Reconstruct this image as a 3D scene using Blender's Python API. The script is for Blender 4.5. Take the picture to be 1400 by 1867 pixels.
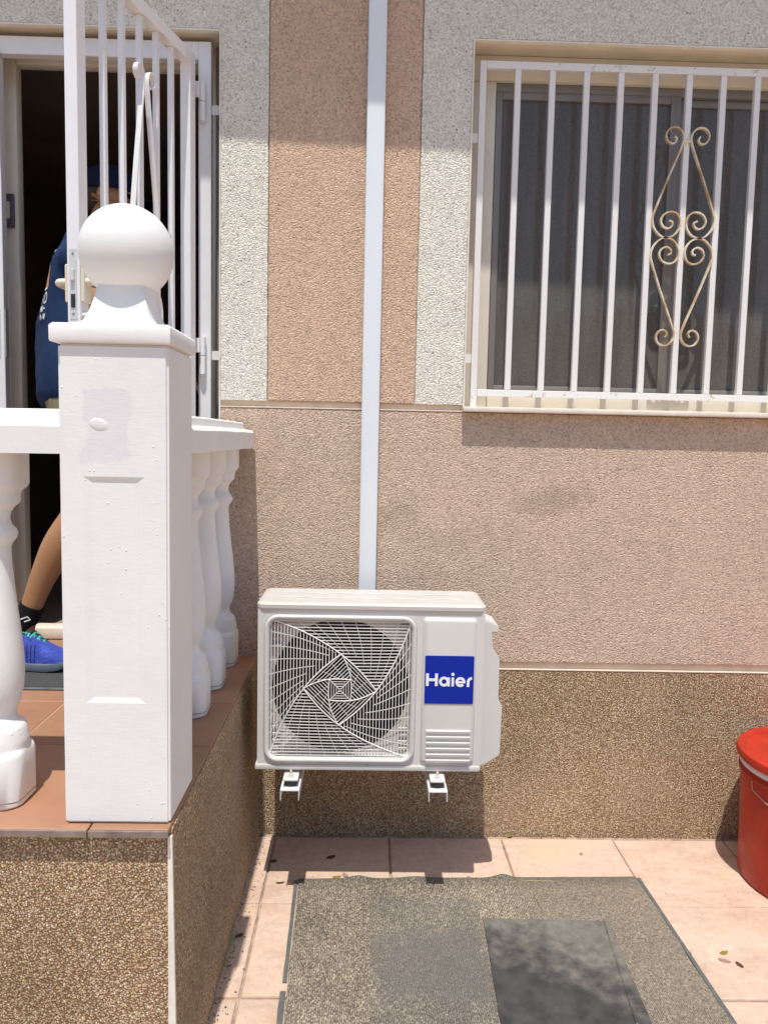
import bpy, bmesh, math, random
from mathutils import Vector, Matrix, noise
from mathutils.bvhtree import BVHTree
random.seed(7)
R = math.radians
for o in list(bpy.data.objects): bpy.data.objects.remove(o)
sc = bpy.context.scene
COL = sc.collection

# ------------------------------------------------------------------ camera
YAW, PITCH, ROLL = R(1.3), R(5.3), R(1.2)
fw = Vector((math.sin(YAW)*math.cos(PITCH), math.cos(YAW)*math.cos(PITCH), -math.sin(PITCH)))
rt0 = Vector((math.cos(YAW), -math.sin(YAW), 0)); up0 = rt0.cross(fw)
rt = rt0*math.cos(ROLL) + up0*math.sin(ROLL); up = -rt0*math.sin(ROLL) + up0*math.cos(ROLL)
cam = bpy.data.cameras.new('camera'); camo = bpy.data.objects.new('camera', cam); COL.objects.link(camo)
M = Matrix((rt, up, -fw)).transposed().to_4x4(); M.translation = Vector((0, -2.87, 1.485))
camo.matrix_world = M
cam.sensor_fit = 'VERTICAL'; cam.sensor_height = 24.0; cam.lens = 24.0*1450/1867
cam.clip_start = 0.05; cam.clip_end = 2000
sc.camera = camo

# ------------------------------------------------------------------ light
LD = Vector((0.03, 0.325, -1.0)).normalized()       # the way the sunlight travels
EL = math.asin(-LD.z)
w = bpy.data.worlds.new('World'); sc.world = w; w.use_nodes = True
nt = w.node_tree; bg = nt.nodes['Background']
sky = nt.nodes.new('ShaderNodeTexSky'); sky.sky_type = 'NISHITA'; sky.sun_disc = False
sky.sun_elevation = EL; sky.sun_rotation = math.atan2(-LD.x, -LD.y)
nt.links.new(sky.outputs[0], bg.inputs[0]); bg.inputs[1].default_value = 0.15
sl = bpy.data.lights.new('sun', 'SUN'); sl.energy = 3.9; sl.angle = R(0.53); sl.color = (1.0, 0.97, 0.915)
so = bpy.data.objects.new('sun', sl); COL.objects.link(so)
so.rotation_euler = LD.to_track_quat('-Z', 'Y').to_euler(); so.location = (0, -3, 8)
sc.view_settings.view_transform = 'Standard'; sc.view_settings.look = 'None'
sc.view_settings.exposure = 0.22; sc.view_settings.gamma = 1.0
sc.render.engine = 'CYCLES'

# ------------------------------------------------------------------ material helpers
class NT:
    def __init__(s, name):
        s.m = bpy.data.materials.new(name); s.m.use_nodes = True
        s.t = s.m.node_tree; s.b = s.t.nodes['Principled BSDF']
        s._pos = None
    def n(s, typ, **kw):
        x = s.t.nodes.new('ShaderNode'+typ)
        for k, v in kw.items():
            if k in x.inputs.keys() if isinstance(k, str) else False: pass
            setattr(x, k, v)
        return x
    def link(s, a, b): s.t.links.new(a, b)
    def pos(s):
        if s._pos is None: s._pos = s.n('NewGeometry').outputs['Position']
        return s._pos
    def obj(s): return s.n('TexCoord').outputs['Object']
    def rnd(s): return s.n('ObjectInfo').outputs['Random']
    def stretch(s, v, sc_):
        m = s.n('VectorMath', operation='MULTIPLY'); s.link(v, m.inputs[0]); m.inputs[1].default_value = sc_
        return m.outputs[0]
    def noise(s, scale, detail=3, rough=.55, vec=None, out='Fac'):
        x = s.n('TexNoise'); x.inputs['Scale'].default_value = scale; x.inputs['Detail'].default_value = detail
        x.inputs['Roughness'].default_value = rough; s.link(vec or s.pos(), x.inputs['Vector']); return x.outputs[out]
    def vor(s, scale, out='Distance', vec=None, feature='F1', rnd_=1.0):
        x = s.n('TexVoronoi'); x.feature = feature; x.inputs['Scale'].default_value = scale
        x.inputs['Randomness'].default_value = rnd_
        s.link(vec or s.pos(), x.inputs['Vector']); return x.outputs[out]
    def ramp(s, fac, stops, interp='LINEAR'):
        x = s.n('ValToRGB'); cr = x.color_ramp; cr.interpolation = interp
        while len(cr.elements) < len(stops): cr.elements.new(0.5)
        for e, (p, c) in zip(cr.elements, stops):
            e.position = p; e.color = (c, c, c, 1) if isinstance(c, (int, float)) else (*c, 1)
        s.link(fac, x.inputs[0]); return x.outputs[0]
    def math(s, op, a, b=None, clamp=False):
        x = s.n('Math', operation=op); x.use_clamp = clamp
        for i, v in enumerate((a, b)):
            if v is None: continue
            if isinstance(v, (int, float)): x.inputs[i].default_value = v
            else: s.link(v, x.inputs[i])
        return x.outputs[0]
    def mix(s, fac, a, b, mode='MIX'):
        x = s.n('Mix', data_type='RGBA', blend_type=mode)
        for i, v in ((0, fac), (6, a), (7, b)):
            if isinstance(v, (int, float)): x.inputs[i].default_value = v
            elif isinstance(v, tuple): x.inputs[i].default_value = (*v, 1)
            else: s.link(v, x.inputs[i])
        return x.outputs[2]
    def sep(s, v):
        x = s.n('SeparateXYZ'); s.link(v, x.inputs[0]); return x.outputs
    def bump(s, h, dist, strength=1.0, prev=None):
        x = s.n('Bump'); x.inputs['Distance'].default_value = dist; x.inputs['Strength'].default_value = strength
        s.link(h, x.inputs['Height'])
        if prev is not None: s.link(prev, x.inputs['Normal'])
        s.link(x.outputs[0], s.b.inputs['Normal']); return x.outputs[0]
    def col(s, c):
        if isinstance(c, tuple): s.b.inputs['Base Color'].default_value = (*c, 1)
        else: s.link(c, s.b.inputs['Base Color'])
    def set(s, rough=.5, metal=0, spec=.5):
        s.b.inputs['Roughness'].default_value = rough; s.b.inputs['Metallic'].default_value = metal
        s.b.inputs['Specular IOR Level'].default_value = spec
        return s.m

def mat_plain(name, c, rough=.5, metal=0, spec=.5, var=.06, scale=12, bump=0, bscale=200):
    k = NT(name)
    v = k.noise(scale, 4)
    k.col(k.mix(1.0, c, k.ramp(v, [(.3, 1-var), (.7, 1+var*.5)]), 'MULTIPLY'))
    if bump: k.bump(k.noise(bscale, 3), bump)
    return k.set(rough, metal, spec)

def mat_pebble(name, cols, scale, bdist, dark, stain=.25):
    """washed pebble render: small rounded stones set in a darker matrix"""
    k = NT(name)
    warp = k.n('VectorMath', operation='ADD')
    nz = k.noise(60, 2, out='Color')
    sm = k.stretch(nz, (.006, .006, .006)); k.link(k.pos(), warp.inputs[0]); k.link(sm, warp.inputs[1])
    v = warp.outputs[0]
    d = k.vor(scale, vec=v); cc = k.vor(scale, 'Color', vec=v)
    d2 = k.vor(scale*2.1, vec=v)
    cs = k.n('SeparateColor'); k.link(cc, cs.inputs[0])
    base = k.ramp(cs.outputs[0], cols)
    val = k.ramp(cs.outputs[1], [(0, .72), (1, 1.2)])
    base = k.mix(1.0, base, val, 'MULTIPLY')
    gap = k.ramp(d, [(.42, 1.0), (.78, 0.0)])
    c = k.mix(gap, dark, base)
    big = k.noise(2.2, 5, .6); c = k.mix(1.0, c, k.ramp(big, [(.3, 1-stain), (.55, 1.0), (.75, 1+stain*.5)]), 'MULTIPLY')
    yel = k.noise(6, 3); c = k.mix(k.ramp(yel, [(.58, 0.0), (.8, .22)]), c, (.42, .30, .12)); pk_ = k.noise(3.1, 3); c = k.mix(k.ramp(pk_, [(.5, 0.0), (.75, .35)]), c, (.62, .43, .30))
    k.col(c)
    h = k.math('ADD', k.ramp(d, [(0, 1.0), (.45, .75), (.75, 0.0)]), k.math('MULTIPLY', d2, -.25))
    k.bump(h, bdist)
    return k.set(.75, 0, .35)

def mat_stucco(name, c, c2, spots, bdist, scale=200, speck=.7, sdens=.90, stains=()):
    """scraped granular render: fine ragged relief, some dark grains"""
    k = NT(name)
    wp = k.n('VectorMath', operation='ADD'); k.link(k.pos(), wp.inputs[0]); k.link(k.stretch(k.noise(90, 2, out='Color'), (.007, .007, .007)), wp.inputs[1])
    v = wp.outputs[0]
    n1 = k.noise(scale*.62, 5, .68, vec=v); d = k.vor(scale, vec=v)
    cs = k.n('SeparateColor'); k.link(k.vor(scale, 'Color', vec=v), cs.inputs[0])
    h = k.math('ADD', k.math('MULTIPLY', n1, 1.15), k.math('MULTIPLY', d, -.85))
    big = k.noise(2.6, 5, .6); mid = k.noise(14, 4, .6)
    col = k.mix(k.ramp(big, [(.32, 0.0), (.7, 1.0)]), c, c2)
    col = k.mix(1.0, col, k.ramp(mid, [(.3, .94), (.7, 1.04)]), 'MULTIPLY')
    col = k.mix(1.0, col, k.ramp(cs.outputs[0], [(0, .76), (.4, 1.0), (1, 1.18)]), 'MULTIPLY')
    pit = k.ramp(n1, [(.28, .5), (.40, 0.0)]); col = k.mix(pit, col, spots)
    ss = k.n('SeparateColor'); k.link(k.vor(78, 'Color', vec=v), ss.inputs[0])
    sd = k.vor(78, vec=v); grain = k.math('MULTIPLY', k.ramp(ss.outputs[0], [(sdens, 0.0), (min(.999, sdens+.01), 1.0)], 'CONSTANT'), k.ramp(sd, [(.12, 1.0), (.34, 0.0)]))
    col = k.mix(k.math('MULTIPLY', grain, speck), col, spots)
    if stains:      # grey-brown weather smudges left on the render
        P = k.sep(k.pos()); nzs = k.noise(15, 7, .72)
        for sx_, sz_, rx_, rz_, am in stains:
            e = k.math('ADD', k.math('POWER', k.math('MULTIPLY', k.math('SUBTRACT', P[0], sx_), 1/rx_), 2), k.math('POWER', k.math('MULTIPLY', k.math('SUBTRACT', P[2], sz_), 1/rz_), 2))
            f = k.math('MULTIPLY', k.math('SUBTRACT', k.math('SUBTRACT', k.math('MULTIPLY', nzs, 2.6), .45), e), am, True)
            col = k.mix(f, col, (.34, .25, .17))
    k.col(col); k.bump(h, bdist)
    return k.set(.9, 0, .15)

MT = {}
MT['brown'] = mat_pebble('brown_pebble_render', [(0, (.43, .265, .135)), (.22, (.57, .385, .22)), (.5, (.66, .47, .29)), (.75, (.74, .555, .37)), (.92, (.88, .745, .53)), (1, (.78, .60, .24))], 215, .0054, (.27, .16, .073))
MT['pink'] = mat_stucco('pink_render', (.79, .56, .408), (.765, .545, .39), (.30, .17, .09), 0.0076)
MT['pinklow'] = mat_stucco('dusky_pink_render', (.77, .578, .445), (.69, .53, .40), (.28, .17, .10), 0.0076, stains=[(.68, 1.27, .17, .075, .5), (.10, 1.20, .12, .07, .35), (.35, 1.12, .25, .06, .2)])
MT['cream'] = mat_stucco('cream_render', (.90, .85, .73), (.87, .835, .735), (.24, .20, .16), 0.0064, speck=.85, sdens=.89)
MT['bead'] = mat_plain('cream_bead', (.79, .74, .64), .6, var=.12, scale=25, bump=.0006, bscale=80)
MT['plaster'] = mat_plain('cream_plaster', (.70, .62, .48), .7, var=.12, scale=9, bump=.001, bscale=60)
MT['groove'] = mat_plain('beige_groove', (.74, .60, .45), .7, var=.12, scale=18, bump=.001, bscale=60)
MT['sill'] = mat_plain('sill_stone', (.78, .70, .58), .55, var=.1, scale=20, bump=.0005, bscale=90)
MT['eave'] = mat_plain('eave_plaster', (.72, .66, .56), .8, var=.1)

def mat_whitepaint():
    k = NT('white_masonry_paint')
    v = k.noise(5, 5, .6); c = k.mix(1.0, (.79, .78, .75), k.ramp(v, [(.3, .95), (.7, 1.02)]), 'MULTIPLY')
    d = k.noise(55, 4, .7); c = k.mix(k.ramp(d, [(.70, 0.0), (.80, .35)]), c, (.48, .42, .36))
    sc_ = k.noise(14, 7, .8, vec=k.stretch(k.pos(), (1, 1, .55))); c = k.mix(k.ramp(sc_, [(.62, 0.0), (.74, .28)]), c, (.55, .51, .46))
    # a squarish patch of greyer touch-up paint on the street face of the post
    p = k.sep(k.pos()); nz = k.noise(22, 3)
    def band(o, a, b, s_):
        q = k.math('ADD', o, k.math('MULTIPLY', k.math('SUBTRACT', nz, .5), .055))
        return k.math('MULTIPLY', k.math('MULTIPLY', k.math('SUBTRACT', q, a), 1/s_, True), k.math('MULTIPLY', k.math('SUBTRACT', b, q), 1/s_, True))
    mk = k.math('MULTIPLY', k.math('MULTIPLY', band(p[0], -.562, -.462, .008), band(p[2], 1.425, 1.575, .008)), k.math('LESS_THAN', p[1], -1.28))
    c = k.mix(k.math('MULTIPLY', mk, .6), c, (.70, .675, .685))
    k.col(c)
    h = k.math('ADD', k.math('MULTIPLY', k.noise(20, 5, .62), .8), k.math('MULTIPLY', k.noise(170, 3, vec=k.stretch(k.pos(), (.25, .25, 1.6))), .22))
    blob = k.vor(52); h = k.math('ADD', h, k.math('MULTIPLY', k.ramp(blob, [(.0, 1.0), (.13, 0.0)]), k.ramp(k.noise(5, 2), [(.50, 0.0), (.58, 1.4)])))
    k.bump(h, .0011)
    return k.set(.6, 0, .3)
MT['white'] = mat_whitepaint()
MT['metal'] = mat_plain('white_enamel', (.80, .79, .785), .35, var=.04, bump=.0003, bscale=60)
MT['metalplate'] = mat_plain('brushed_steel', (.70, .69, .66), .4, .25, var=.1, scale=60)
MT['ivory'] = mat_plain('ivory_plastic', (.72, .66, .52), .35, var=.04)

def mat_grille():
    k = NT('ivory_enamel_with_rust')
    r = k.noise(7, 6, .75); z = k.sep(k.pos())[2]
    low = k.math('ADD', k.ramp(z, [(0, 0.0), (1, 0.0)]), 0.0)
    edge = k.math('MAXIMUM', k.math('MULTIPLY', k.math('SUBTRACT', 1.700, z), 25, True), k.math('MULTIPLY', k.math('SUBTRACT', z, 2.755), 25, True))
    f = k.math('ADD', k.ramp(r, [(.68, 0.0), (.76, .7)]), k.math('MULTIPLY', edge, k.ramp(k.noise(38, 4, .7), [(.60, 0.0), (.70, .8)])), True)
    c = k.mix(f, (.78, .765, .73), (.42, .24, .09)); k.col(c)
    k.bump(k.noise(90, 3), .0006)
    return k.set(.42)
MT['grille'] = mat_grille()
def mat_scroll():
    k = NT('rusty_ivory_scroll')
    f = k.ramp(k.noise(16, 5, .7), [(.42, 0.0), (.6, .85)])
    k.col(k.mix(f, (.74, .66, .50), (.45, .27, .10))); k.bump(k.noise(120, 3), .0006)
    return k.set(.5)
MT['scroll'] = mat_scroll()
MT['trunk'] = mat_plain('white_pvc_trunking', (.765, .80, .825), .28, var=.02)
MT['ac'] = mat_plain('ac_white_enamel', (.635, .615, .58), .38, var=.025, bump=.00015, bscale=400)
MT['aclid'] = mat_plain('ac_lid_dimmed', (.54, .52, .485), .45, var=.06, scale=8)  # same paint as the cabinet, darkened so the sunlit top does not burn out
MT['acin'] = mat_plain('ac_inner_plate', (.52, .49, .45), .45, var=.06)
MT['wire'] = mat_plain('guard_wire_white', (.80, .775, .73), .35, var=.04)
MT['black'] = mat_plain('fan_black', (.022, .022, .024), .45, var=.2)
MT['fins'] = None
def mat_fins():
    k = NT('condenser_fins'); wv = k.n('TexWave'); wv.bands_direction = 'X'; wv.inputs['Scale'].default_value = 90
    k.link(k.pos(), wv.inputs['Vector']); k.col(k.ramp(wv.outputs['Fac'], [(0, .02), (1, .09)])); return k.set(.5, .3)
MT['fins'] = mat_fins()
MT['blue'] = mat_plain('logo_blue', (.005, .024, .33), .4, spec=.15, var=.03)
MT['letter'] = mat_plain('logo_white', (.85, .85, .85), .35, var=.01)
MT['rubber'] = mat_plain('black_rubber', (.02, .02, .022), .6, var=.2)
MT['bracket'] = mat_plain('white_powder_coat', (.80, .79, .77), .4, var=.03)
MT['alu'] = mat_plain('grey_aluminium', (.24, .22, .20), .45, .2, var=.05)
MT['cframe'] = mat_plain('cream_frame', (.76, .70, .59), .5, var=.05)
MT['dark'] = mat_plain('dark_room', (.36, .27, .22), .8, var=.2, scale=2)
MT['wood'] = mat_plain('dark_door_wood', (.03, .022, .018), .5, var=.25, scale=8)
MT['switch'] = mat_plain('grey_switch_plate', (.09, .09, .10), .4, var=.05)

def mat_pane():
    k = NT('dusty_window_glass')
    d = k.noise(7, 5, .65, vec=k.stretch(k.pos(), (2.2, 1, .35))); d2 = k.noise(140, 2)
    c = k.ramp(d, [(.3, (.098, .091, .083)), (.7, (.138, .128, .116))])
    c = k.mix(1.0, c, k.ramp(d2, [(.3, .85), (.7, 1.15)]), 'MULTIPLY'); k.col(c)
    return k.set(.04, 0, .27)
MT['pane'] = mat_pane()

def mat_patio():
    k = NT('pink_concrete_paving')
    r = k.rnd(); wob = k.noise(1.3, 5, .6, out='Color')
    wv = k.n('VectorMath', operation='ADD'); k.link(k.pos(), wv.inputs[0]); k.link(k.stretch(wob, (.25, .25, .25)), wv.inputs[1])
    vein = k.noise(3.2, 6, .62, vec=k.stretch(wv.outputs[0], (1, 2.2, 1)))
    c = k.ramp(vein, [(.28, (.45, .30, .215)), (.42, (.56, .395, .295)), (.56, (.62, .455, .35)), (.68, (.56, .43, .34)), (.80, (.46, .365, .29))])
    c = k.mix(k.ramp(r, [(0, 0.0), (1, .45)]), c, (.60, .425, .32))
    c = k.mix(1.0, c, k.ramp(k.noise(40, 4, .65), [(.3, .86), (.7, 1.07)]), 'MULTIPLY')
    dirt = k.ramp(k.noise(9, 7, .78), [(.53, 0.0), (.72, .62)]); c = k.mix(dirt, c, (.36, .27, .20))
    st = k.noise(7, 5, .7, vec=k.stretch(wv.outputs[0], (.45, 2.6, 1))); c = k.mix(k.ramp(st, [(.52, 0.0), (.70, .5)]), c, (.42, .335, .265))
    ye = k.noise(2.1, 4, .6); c = k.mix(k.ramp(ye, [(.54, 0.0), (.72, .4)]), c, (.62, .46, .29))
    fl = k.ramp(k.vor(26), [(.04, 1.0), (.075, 0.0)]); fs = k.n('SeparateColor'); k.link(k.vor(26, 'Color'), fs.inputs[0])
    c = k.mix(k.math('MULTIPLY', fl, k.ramp(fs.outputs[0], [(.78, 0.0), (.8, .7)])), c, (.13, .09, .06))
    k.col(c); h = k.math('ADD', k.noise(30, 5, .6), k.math('MULTIPLY', k.noise(300, 2), .3)); k.bump(h, .0022)
    return k.set(.8, 0, .3)
MT['patio'] = mat_patio()
def mat_joint():
    k = NT('sandy_joint'); n_ = k.noise(14, 5, .7)
    k.col(k.ramp(n_, [(.3, (.20, .145, .10)), (.55, (.42, .32, .235)), (.75, (.52, .41, .31))])); k.bump(k.noise(120, 4), .004); return k.set(.9, 0, .2)
MT['joint'] = mat_joint()
def mat_terracotta():
    k = NT('terracotta_tile'); r = k.rnd()
    c = k.ramp(k.noise(4, 5, .6), [(.3, (.315, .155, .088)), (.7, (.395, .21, .125))])
    c = k.mix(1.0, c, k.ramp(r, [(0, .9), (1, 1.08)]), 'MULTIPLY')
    c = k.mix(k.ramp(k.noise(11, 5, .7), [(.58, 0.0), (.8, .35)]), c, (.50, .33, .22))
    k.col(c); k.bump(k.noise(35, 4), .001); return k.set(.5, 0, .4)
MT['terra'] = mat_terracotta()
MT['grout'] = mat_plain('pale_grout', (.48, .32, .21), .9, var=.15)
MT['terraedge'] = mat_plain('tile_edge', (.24, .185, .155), .7, var=.3, scale=30, bump=.001)

def mat_carpet():
    k = NT('worn_ribbed_mat')
    p = k.obj(); s = k.sep(p)
    wave = k.n('TexWave'); wave.wave_type = 'BANDS'; wave.bands_direction = 'X'; wave.inputs['Scale'].default_value = 56
    wave.inputs['Distortion'].default_value = 2.2; wave.inputs['Detail'].default_value = 3; wave.inputs['Detail Scale'].default_value = 6
    k.link(p, wave.inputs['Vector'])
    dash = k.noise(280, 2, .6, vec=k.stretch(p, (1, .38, 1))); dash2 = k.noise(90, 3, .7, vec=k.stretch(p, (1, .6, 1)))
    rib = k.math('ADD', k.math('MULTIPLY', wave.outputs['Fac'], .75), k.math('ADD', k.math('MULTIPLY', k.math('SUBTRACT', dash, .5), 3.6), k.math('MULTIPLY', k.math('SUBTRACT', dash2, .5), 2.0)))
    wear = k.noise(2.4, 5, .62, vec=p)
    lo = k.ramp(wear, [(.3, (.108, .091, .071)), (.5, (.150, .126, .098)), (.72, (.205, .172, .133))])
    hi = k.ramp(wear, [(.3, (.40, .34, .253)), (.5, (.57, .48, .352)), (.7, (.66, .555, .41))])
    c = k.mix(k.ramp(rib, [(.25, 0.0), (.95, 1.0)]), lo, hi)
    # bare rubbery rectangle where something stood, cooler and flatter
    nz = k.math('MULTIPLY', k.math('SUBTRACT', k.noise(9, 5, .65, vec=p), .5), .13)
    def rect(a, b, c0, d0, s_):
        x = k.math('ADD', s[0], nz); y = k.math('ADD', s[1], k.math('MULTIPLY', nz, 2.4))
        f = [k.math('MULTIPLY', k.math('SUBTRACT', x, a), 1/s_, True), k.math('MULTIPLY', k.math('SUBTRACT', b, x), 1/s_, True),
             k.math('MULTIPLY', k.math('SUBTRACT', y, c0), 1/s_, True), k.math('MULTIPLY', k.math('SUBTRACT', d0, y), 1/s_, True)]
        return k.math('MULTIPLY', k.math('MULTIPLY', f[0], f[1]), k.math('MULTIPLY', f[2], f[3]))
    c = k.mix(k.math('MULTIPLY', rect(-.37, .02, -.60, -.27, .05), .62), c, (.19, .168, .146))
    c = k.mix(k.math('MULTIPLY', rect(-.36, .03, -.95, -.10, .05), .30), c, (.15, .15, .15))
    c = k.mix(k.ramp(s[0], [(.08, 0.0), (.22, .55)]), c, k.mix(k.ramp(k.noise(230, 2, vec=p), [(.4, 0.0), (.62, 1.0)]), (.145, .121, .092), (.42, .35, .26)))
    edge = k.math('MULTIPLY', k.math('SUBTRACT', s[1], -.07), 16, True); c = k.mix(k.math('MULTIPLY', edge, .4), c, (.08, .08, .066))
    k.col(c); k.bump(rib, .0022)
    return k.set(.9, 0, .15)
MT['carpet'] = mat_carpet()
MT['matedge'] = mat_plain('rubber_edge', (.115, .12, .115), .7, var=.3, scale=30)
def mat_rubbermat():
    k = NT('dusty_rubber_sheet'); p = k.obj(); s = k.sep(p)
    n_ = k.noise(15, 6, .58, vec=p)
    t = k.math('ADD', k.math('ADD', k.math('MULTIPLY', s[0], 1.15), k.math('MULTIPLY', s[1], 1.9)), k.math('MULTIPLY', k.math('SUBTRACT', n_, .5), .95))
    dust = k.math('MULTIPLY', k.ramp(k.math('ADD', t, .74), [(.15, 0.0), (.6, 1.0)]), k.ramp(k.noise(48, 5, .75, vec=p), [(.3, .55), (.6, 1.0)]))
    c = k.mix(dust, k.ramp(n_, [(.3, (.040, .039, .039)), (.7, (.085, .080, .074))]), k.ramp(k.noise(30, 4, vec=p), [(.3, (.150, .138, .118)), (.7, (.21, .192, .163))]))
    fl = k.ramp(k.vor(34, vec=p), [(.03, 1.0), (.07, 0.0)]); fs = k.n('SeparateColor'); k.link(k.vor(34, 'Color', vec=p), fs.inputs[0])
    c = k.mix(k.math('MULTIPLY', fl, k.ramp(fs.outputs[0], [(.84, 0.0), (.86, .8)])), c, (.5, .48, .45))
    k.col(c); k.bump(k.noise(60, 4, vec=p), .0012); return k.set(.95, 0, .08)
MT['rubbermat'] = mat_rubbermat()
def mat_doormat():
    k = NT('ribbed_doormat'); wv = k.n('TexWave'); wv.bands_direction = 'X'; wv.inputs['Scale'].default_value = 45; k.link(k.pos(), wv.inputs['Vector'])
    k.col(k.ramp(wv.outputs['Fac'], [(0, .035), (1, .11)])); k.bump(wv.outputs['Fac'], .002); return k.set(.8, 0, .2)
MT['doormat'] = mat_doormat()
MT['red'] = mat_plain('red_plastic', (.45, .032, .014), .42, spec=.3, var=.22, scale=9, bump=.0004, bscale=40)
MT['highlight'] = mat_plain('highlight_white', (.75, .66, .66), .5, var=.05)  # pale colour for the painted highlight on the bin rim
MT['wiregal'] = mat_plain('wire', (.55, .45, .32), .5, .3)
MT['skin'] = mat_plain('skin', (.36, .185, .085), .55, var=.08, scale=14)
MT['navy'] = None
def mat_cloth(name, c, fold=.012):
    k = NT(name); v = k.noise(6, 4); k.col(k.mix(1.0, c, k.ramp(v, [(.3, .8), (.7, 1.15)]), 'MULTIPLY'))
    h = k.noise(9, 3, .5, vec=k.stretch(k.pos(), (1.6, 1.6, .6))); k.bump(h, fold); return k.set(.9, 0, .15)
MT['navy'] = mat_cloth('navy_cotton', (.014, .032, .085))
MT['cap'] = mat_cloth('cap_cotton', (.006, .009, .026), .002)
MT['khaki'] = mat_cloth('khaki_cotton', (.20, .17, .10))
MT['sock'] = mat_cloth('black_sock', (.012, .012, .013), .001)
def mat_shoe():
    k = NT('blue_mesh_upper'); c = k.ramp(k.noise(26, 5, .7), [(.3, (.030, .045, .26)), (.5, (.055, .085, .40)), (.7, (.09, .13, .50))])
    p = k.sep(k.pos())
    sl_ = k.n('TexWave'); sl_.bands_direction = 'X'; sl_.inputs['Scale'].default_value = 24; k.link(k.pos(), sl_.inputs['Vector'])
    msk = k.math('MULTIPLY', k.ramp(sl_.outputs['Fac'], [(.78, 0.0), (.86, 1.0)]), k.math('MULTIPLY', k.math('LESS_THAN', p[2], .782), k.math('LESS_THAN', p[0], -1.075)))
    k.col(k.mix(msk, c, (.012, .02, .10))); k.bump(k.noise(140, 3, .7), .004); return k.set(.85, 0, .15)
MT['shoe'] = mat_shoe()
MT['sole'] = mat_plain('grey_blue_sole', (.13, .17, .21), .6, var=.15)
MT['lace'] = mat_plain('green_lace', (.05, .42, .26), .7, var=.2, scale=60)
MT['orange'] = mat_plain('print_orange', (.55, .19, .02), .8)
MT['teal'] = mat_plain('print_teal', (.05, .27, .38), .8)
MT['pwhite'] = mat_plain('print_white', (.7, .7, .7), .8)
MT['leafy'] = mat_plain('dry_leaf_yellow', (.48, .38, .06), .7, var=.3, scale=60)
MT['leafb'] = mat_plain('dry_leaf_brown', (.20, .10, .05), .8, var=.4, scale=60)
MT['leafp'] = mat_plain('dry_petal_pale', (.60, .42, .34), .8, var=.3, scale=60)
MT['twig'] = mat_plain('twig', (.16, .10, .05), .8, var=.3, scale=60)
MT['straw'] = mat_plain('straw', (.46, .42, .20), .8, var=.2, scale=60)
MT['hill'] = mat_plain('dry_hill', (.16, .12, .075), .95, var=.4, scale=.15)
MT['eyewhite'] = mat_plain('eye', (.7, .68, .65), .3)
MT['hair'] = mat_plain('dark_hair', (.03, .02, .015), .7, var=.3, scale=80)

# ------------------------------------------------------------------ mesh helpers
def link(name, bm, m, parent=None, smooth=False, loc=None):
    me = bpy.data.meshes.new(name); bm.to_mesh(me); bm.free()
    return linkme(name, me, m, parent, smooth, loc)
def linkme(name, me, m, parent=None, smooth=False, loc=None):
    o = bpy.data.objects.new(name, me); COL.objects.link(o)
    if m is not None and not me.materials: me.materials.append(m)
    if parent is not None:
        o.parent = parent
        # every builder below works in world coordinates: undo the parent's placing
        o.matrix_parent_inverse = wm(parent).inverted()
    if loc is not None: o.location = loc
    if smooth:
        for p in me.polygons: p.use_smooth = True
        try: me.set_sharp_from_angle(angle=R(smooth if not isinstance(smooth, bool) else 50))
        except Exception: pass
    return o
def wm(o):
    m = o.matrix_basis.copy()
    if o.parent is not None: m = wm(o.parent) @ o.matrix_parent_inverse @ m
    return m
def thing(name, label, cat, loc=(0, 0, 0), group=None):
    o = bpy.data.objects.new(name, None); COL.objects.link(o); o.location = loc; o.empty_display_size = .1
    o['label'] = label; o['category'] = cat
    if group: o['group'] = group
    return o
def tag(o, label, cat, group=None):
    o['label'] = label; o['category'] = cat
    if group: o['group'] = group
    return o
def add_box(bm, x0, x1, y0, y1, z0, z1, bev=0, seg=2):
    b2 = bmesh.new()
    bmesh.ops.create_cube(b2, size=1)
    for v in b2.verts: v.co = Vector(((x0+x1)/2+v.co.x*(x1-x0), (y0+y1)/2+v.co.y*(y1-y0), (z0+z1)/2+v.co.z*(z1-z0)))
    if bev: bmesh.ops.bevel(b2, geom=b2.edges[:], offset=bev, segments=seg, affect='EDGES', profile=.5)
    me = bpy.data.meshes.new('tmp'); b2.to_mesh(me); b2.free(); bm.from_mesh(me); bpy.data.meshes.remove(me)
def box(name, x0, x1, y0, y1, z0, z1, m, parent=None, bev=0, seg=2):
    bm = bmesh.new(); add_box(bm, x0, x1, y0, y1, z0, z1, bev, seg)
    return link(name, bm, m, parent, smooth=30 if bev else False)
def add_loft(bm, rings, close=True, cap=True):
    vs = [[bm.verts.new(p) for p in r] for r in rings]
    n = len(vs[0])
    for a, b in zip(vs, vs[1:]):
        for i in range(n if close else n-1):
            j = (i+1) % n
            bm.faces.new((a[i], a[j], b[j], b[i]))
    if cap and close:
        bm.faces.new(list(reversed(vs[0]))); bm.faces.new(vs[-1])
    return vs
def add_lathe(bm, prof, cx, cy, n=28, ax='z', c0=0):
    rings = []
    for r, h in prof:
        ring = []
        for i in range(n):
            a = 2*math.pi*i/n
            if ax == 'z': ring.append((cx+r*math.cos(a), cy+r*math.sin(a), h))
            else: ring.append((cx+r*math.cos(a), h, cy+r*math.sin(a)))      # axis along y, cy used as z
        rings.append(ring)
    add_loft(bm, rings)
    bmesh.ops.recalc_face_normals(bm, faces=bm.faces[:])
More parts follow.
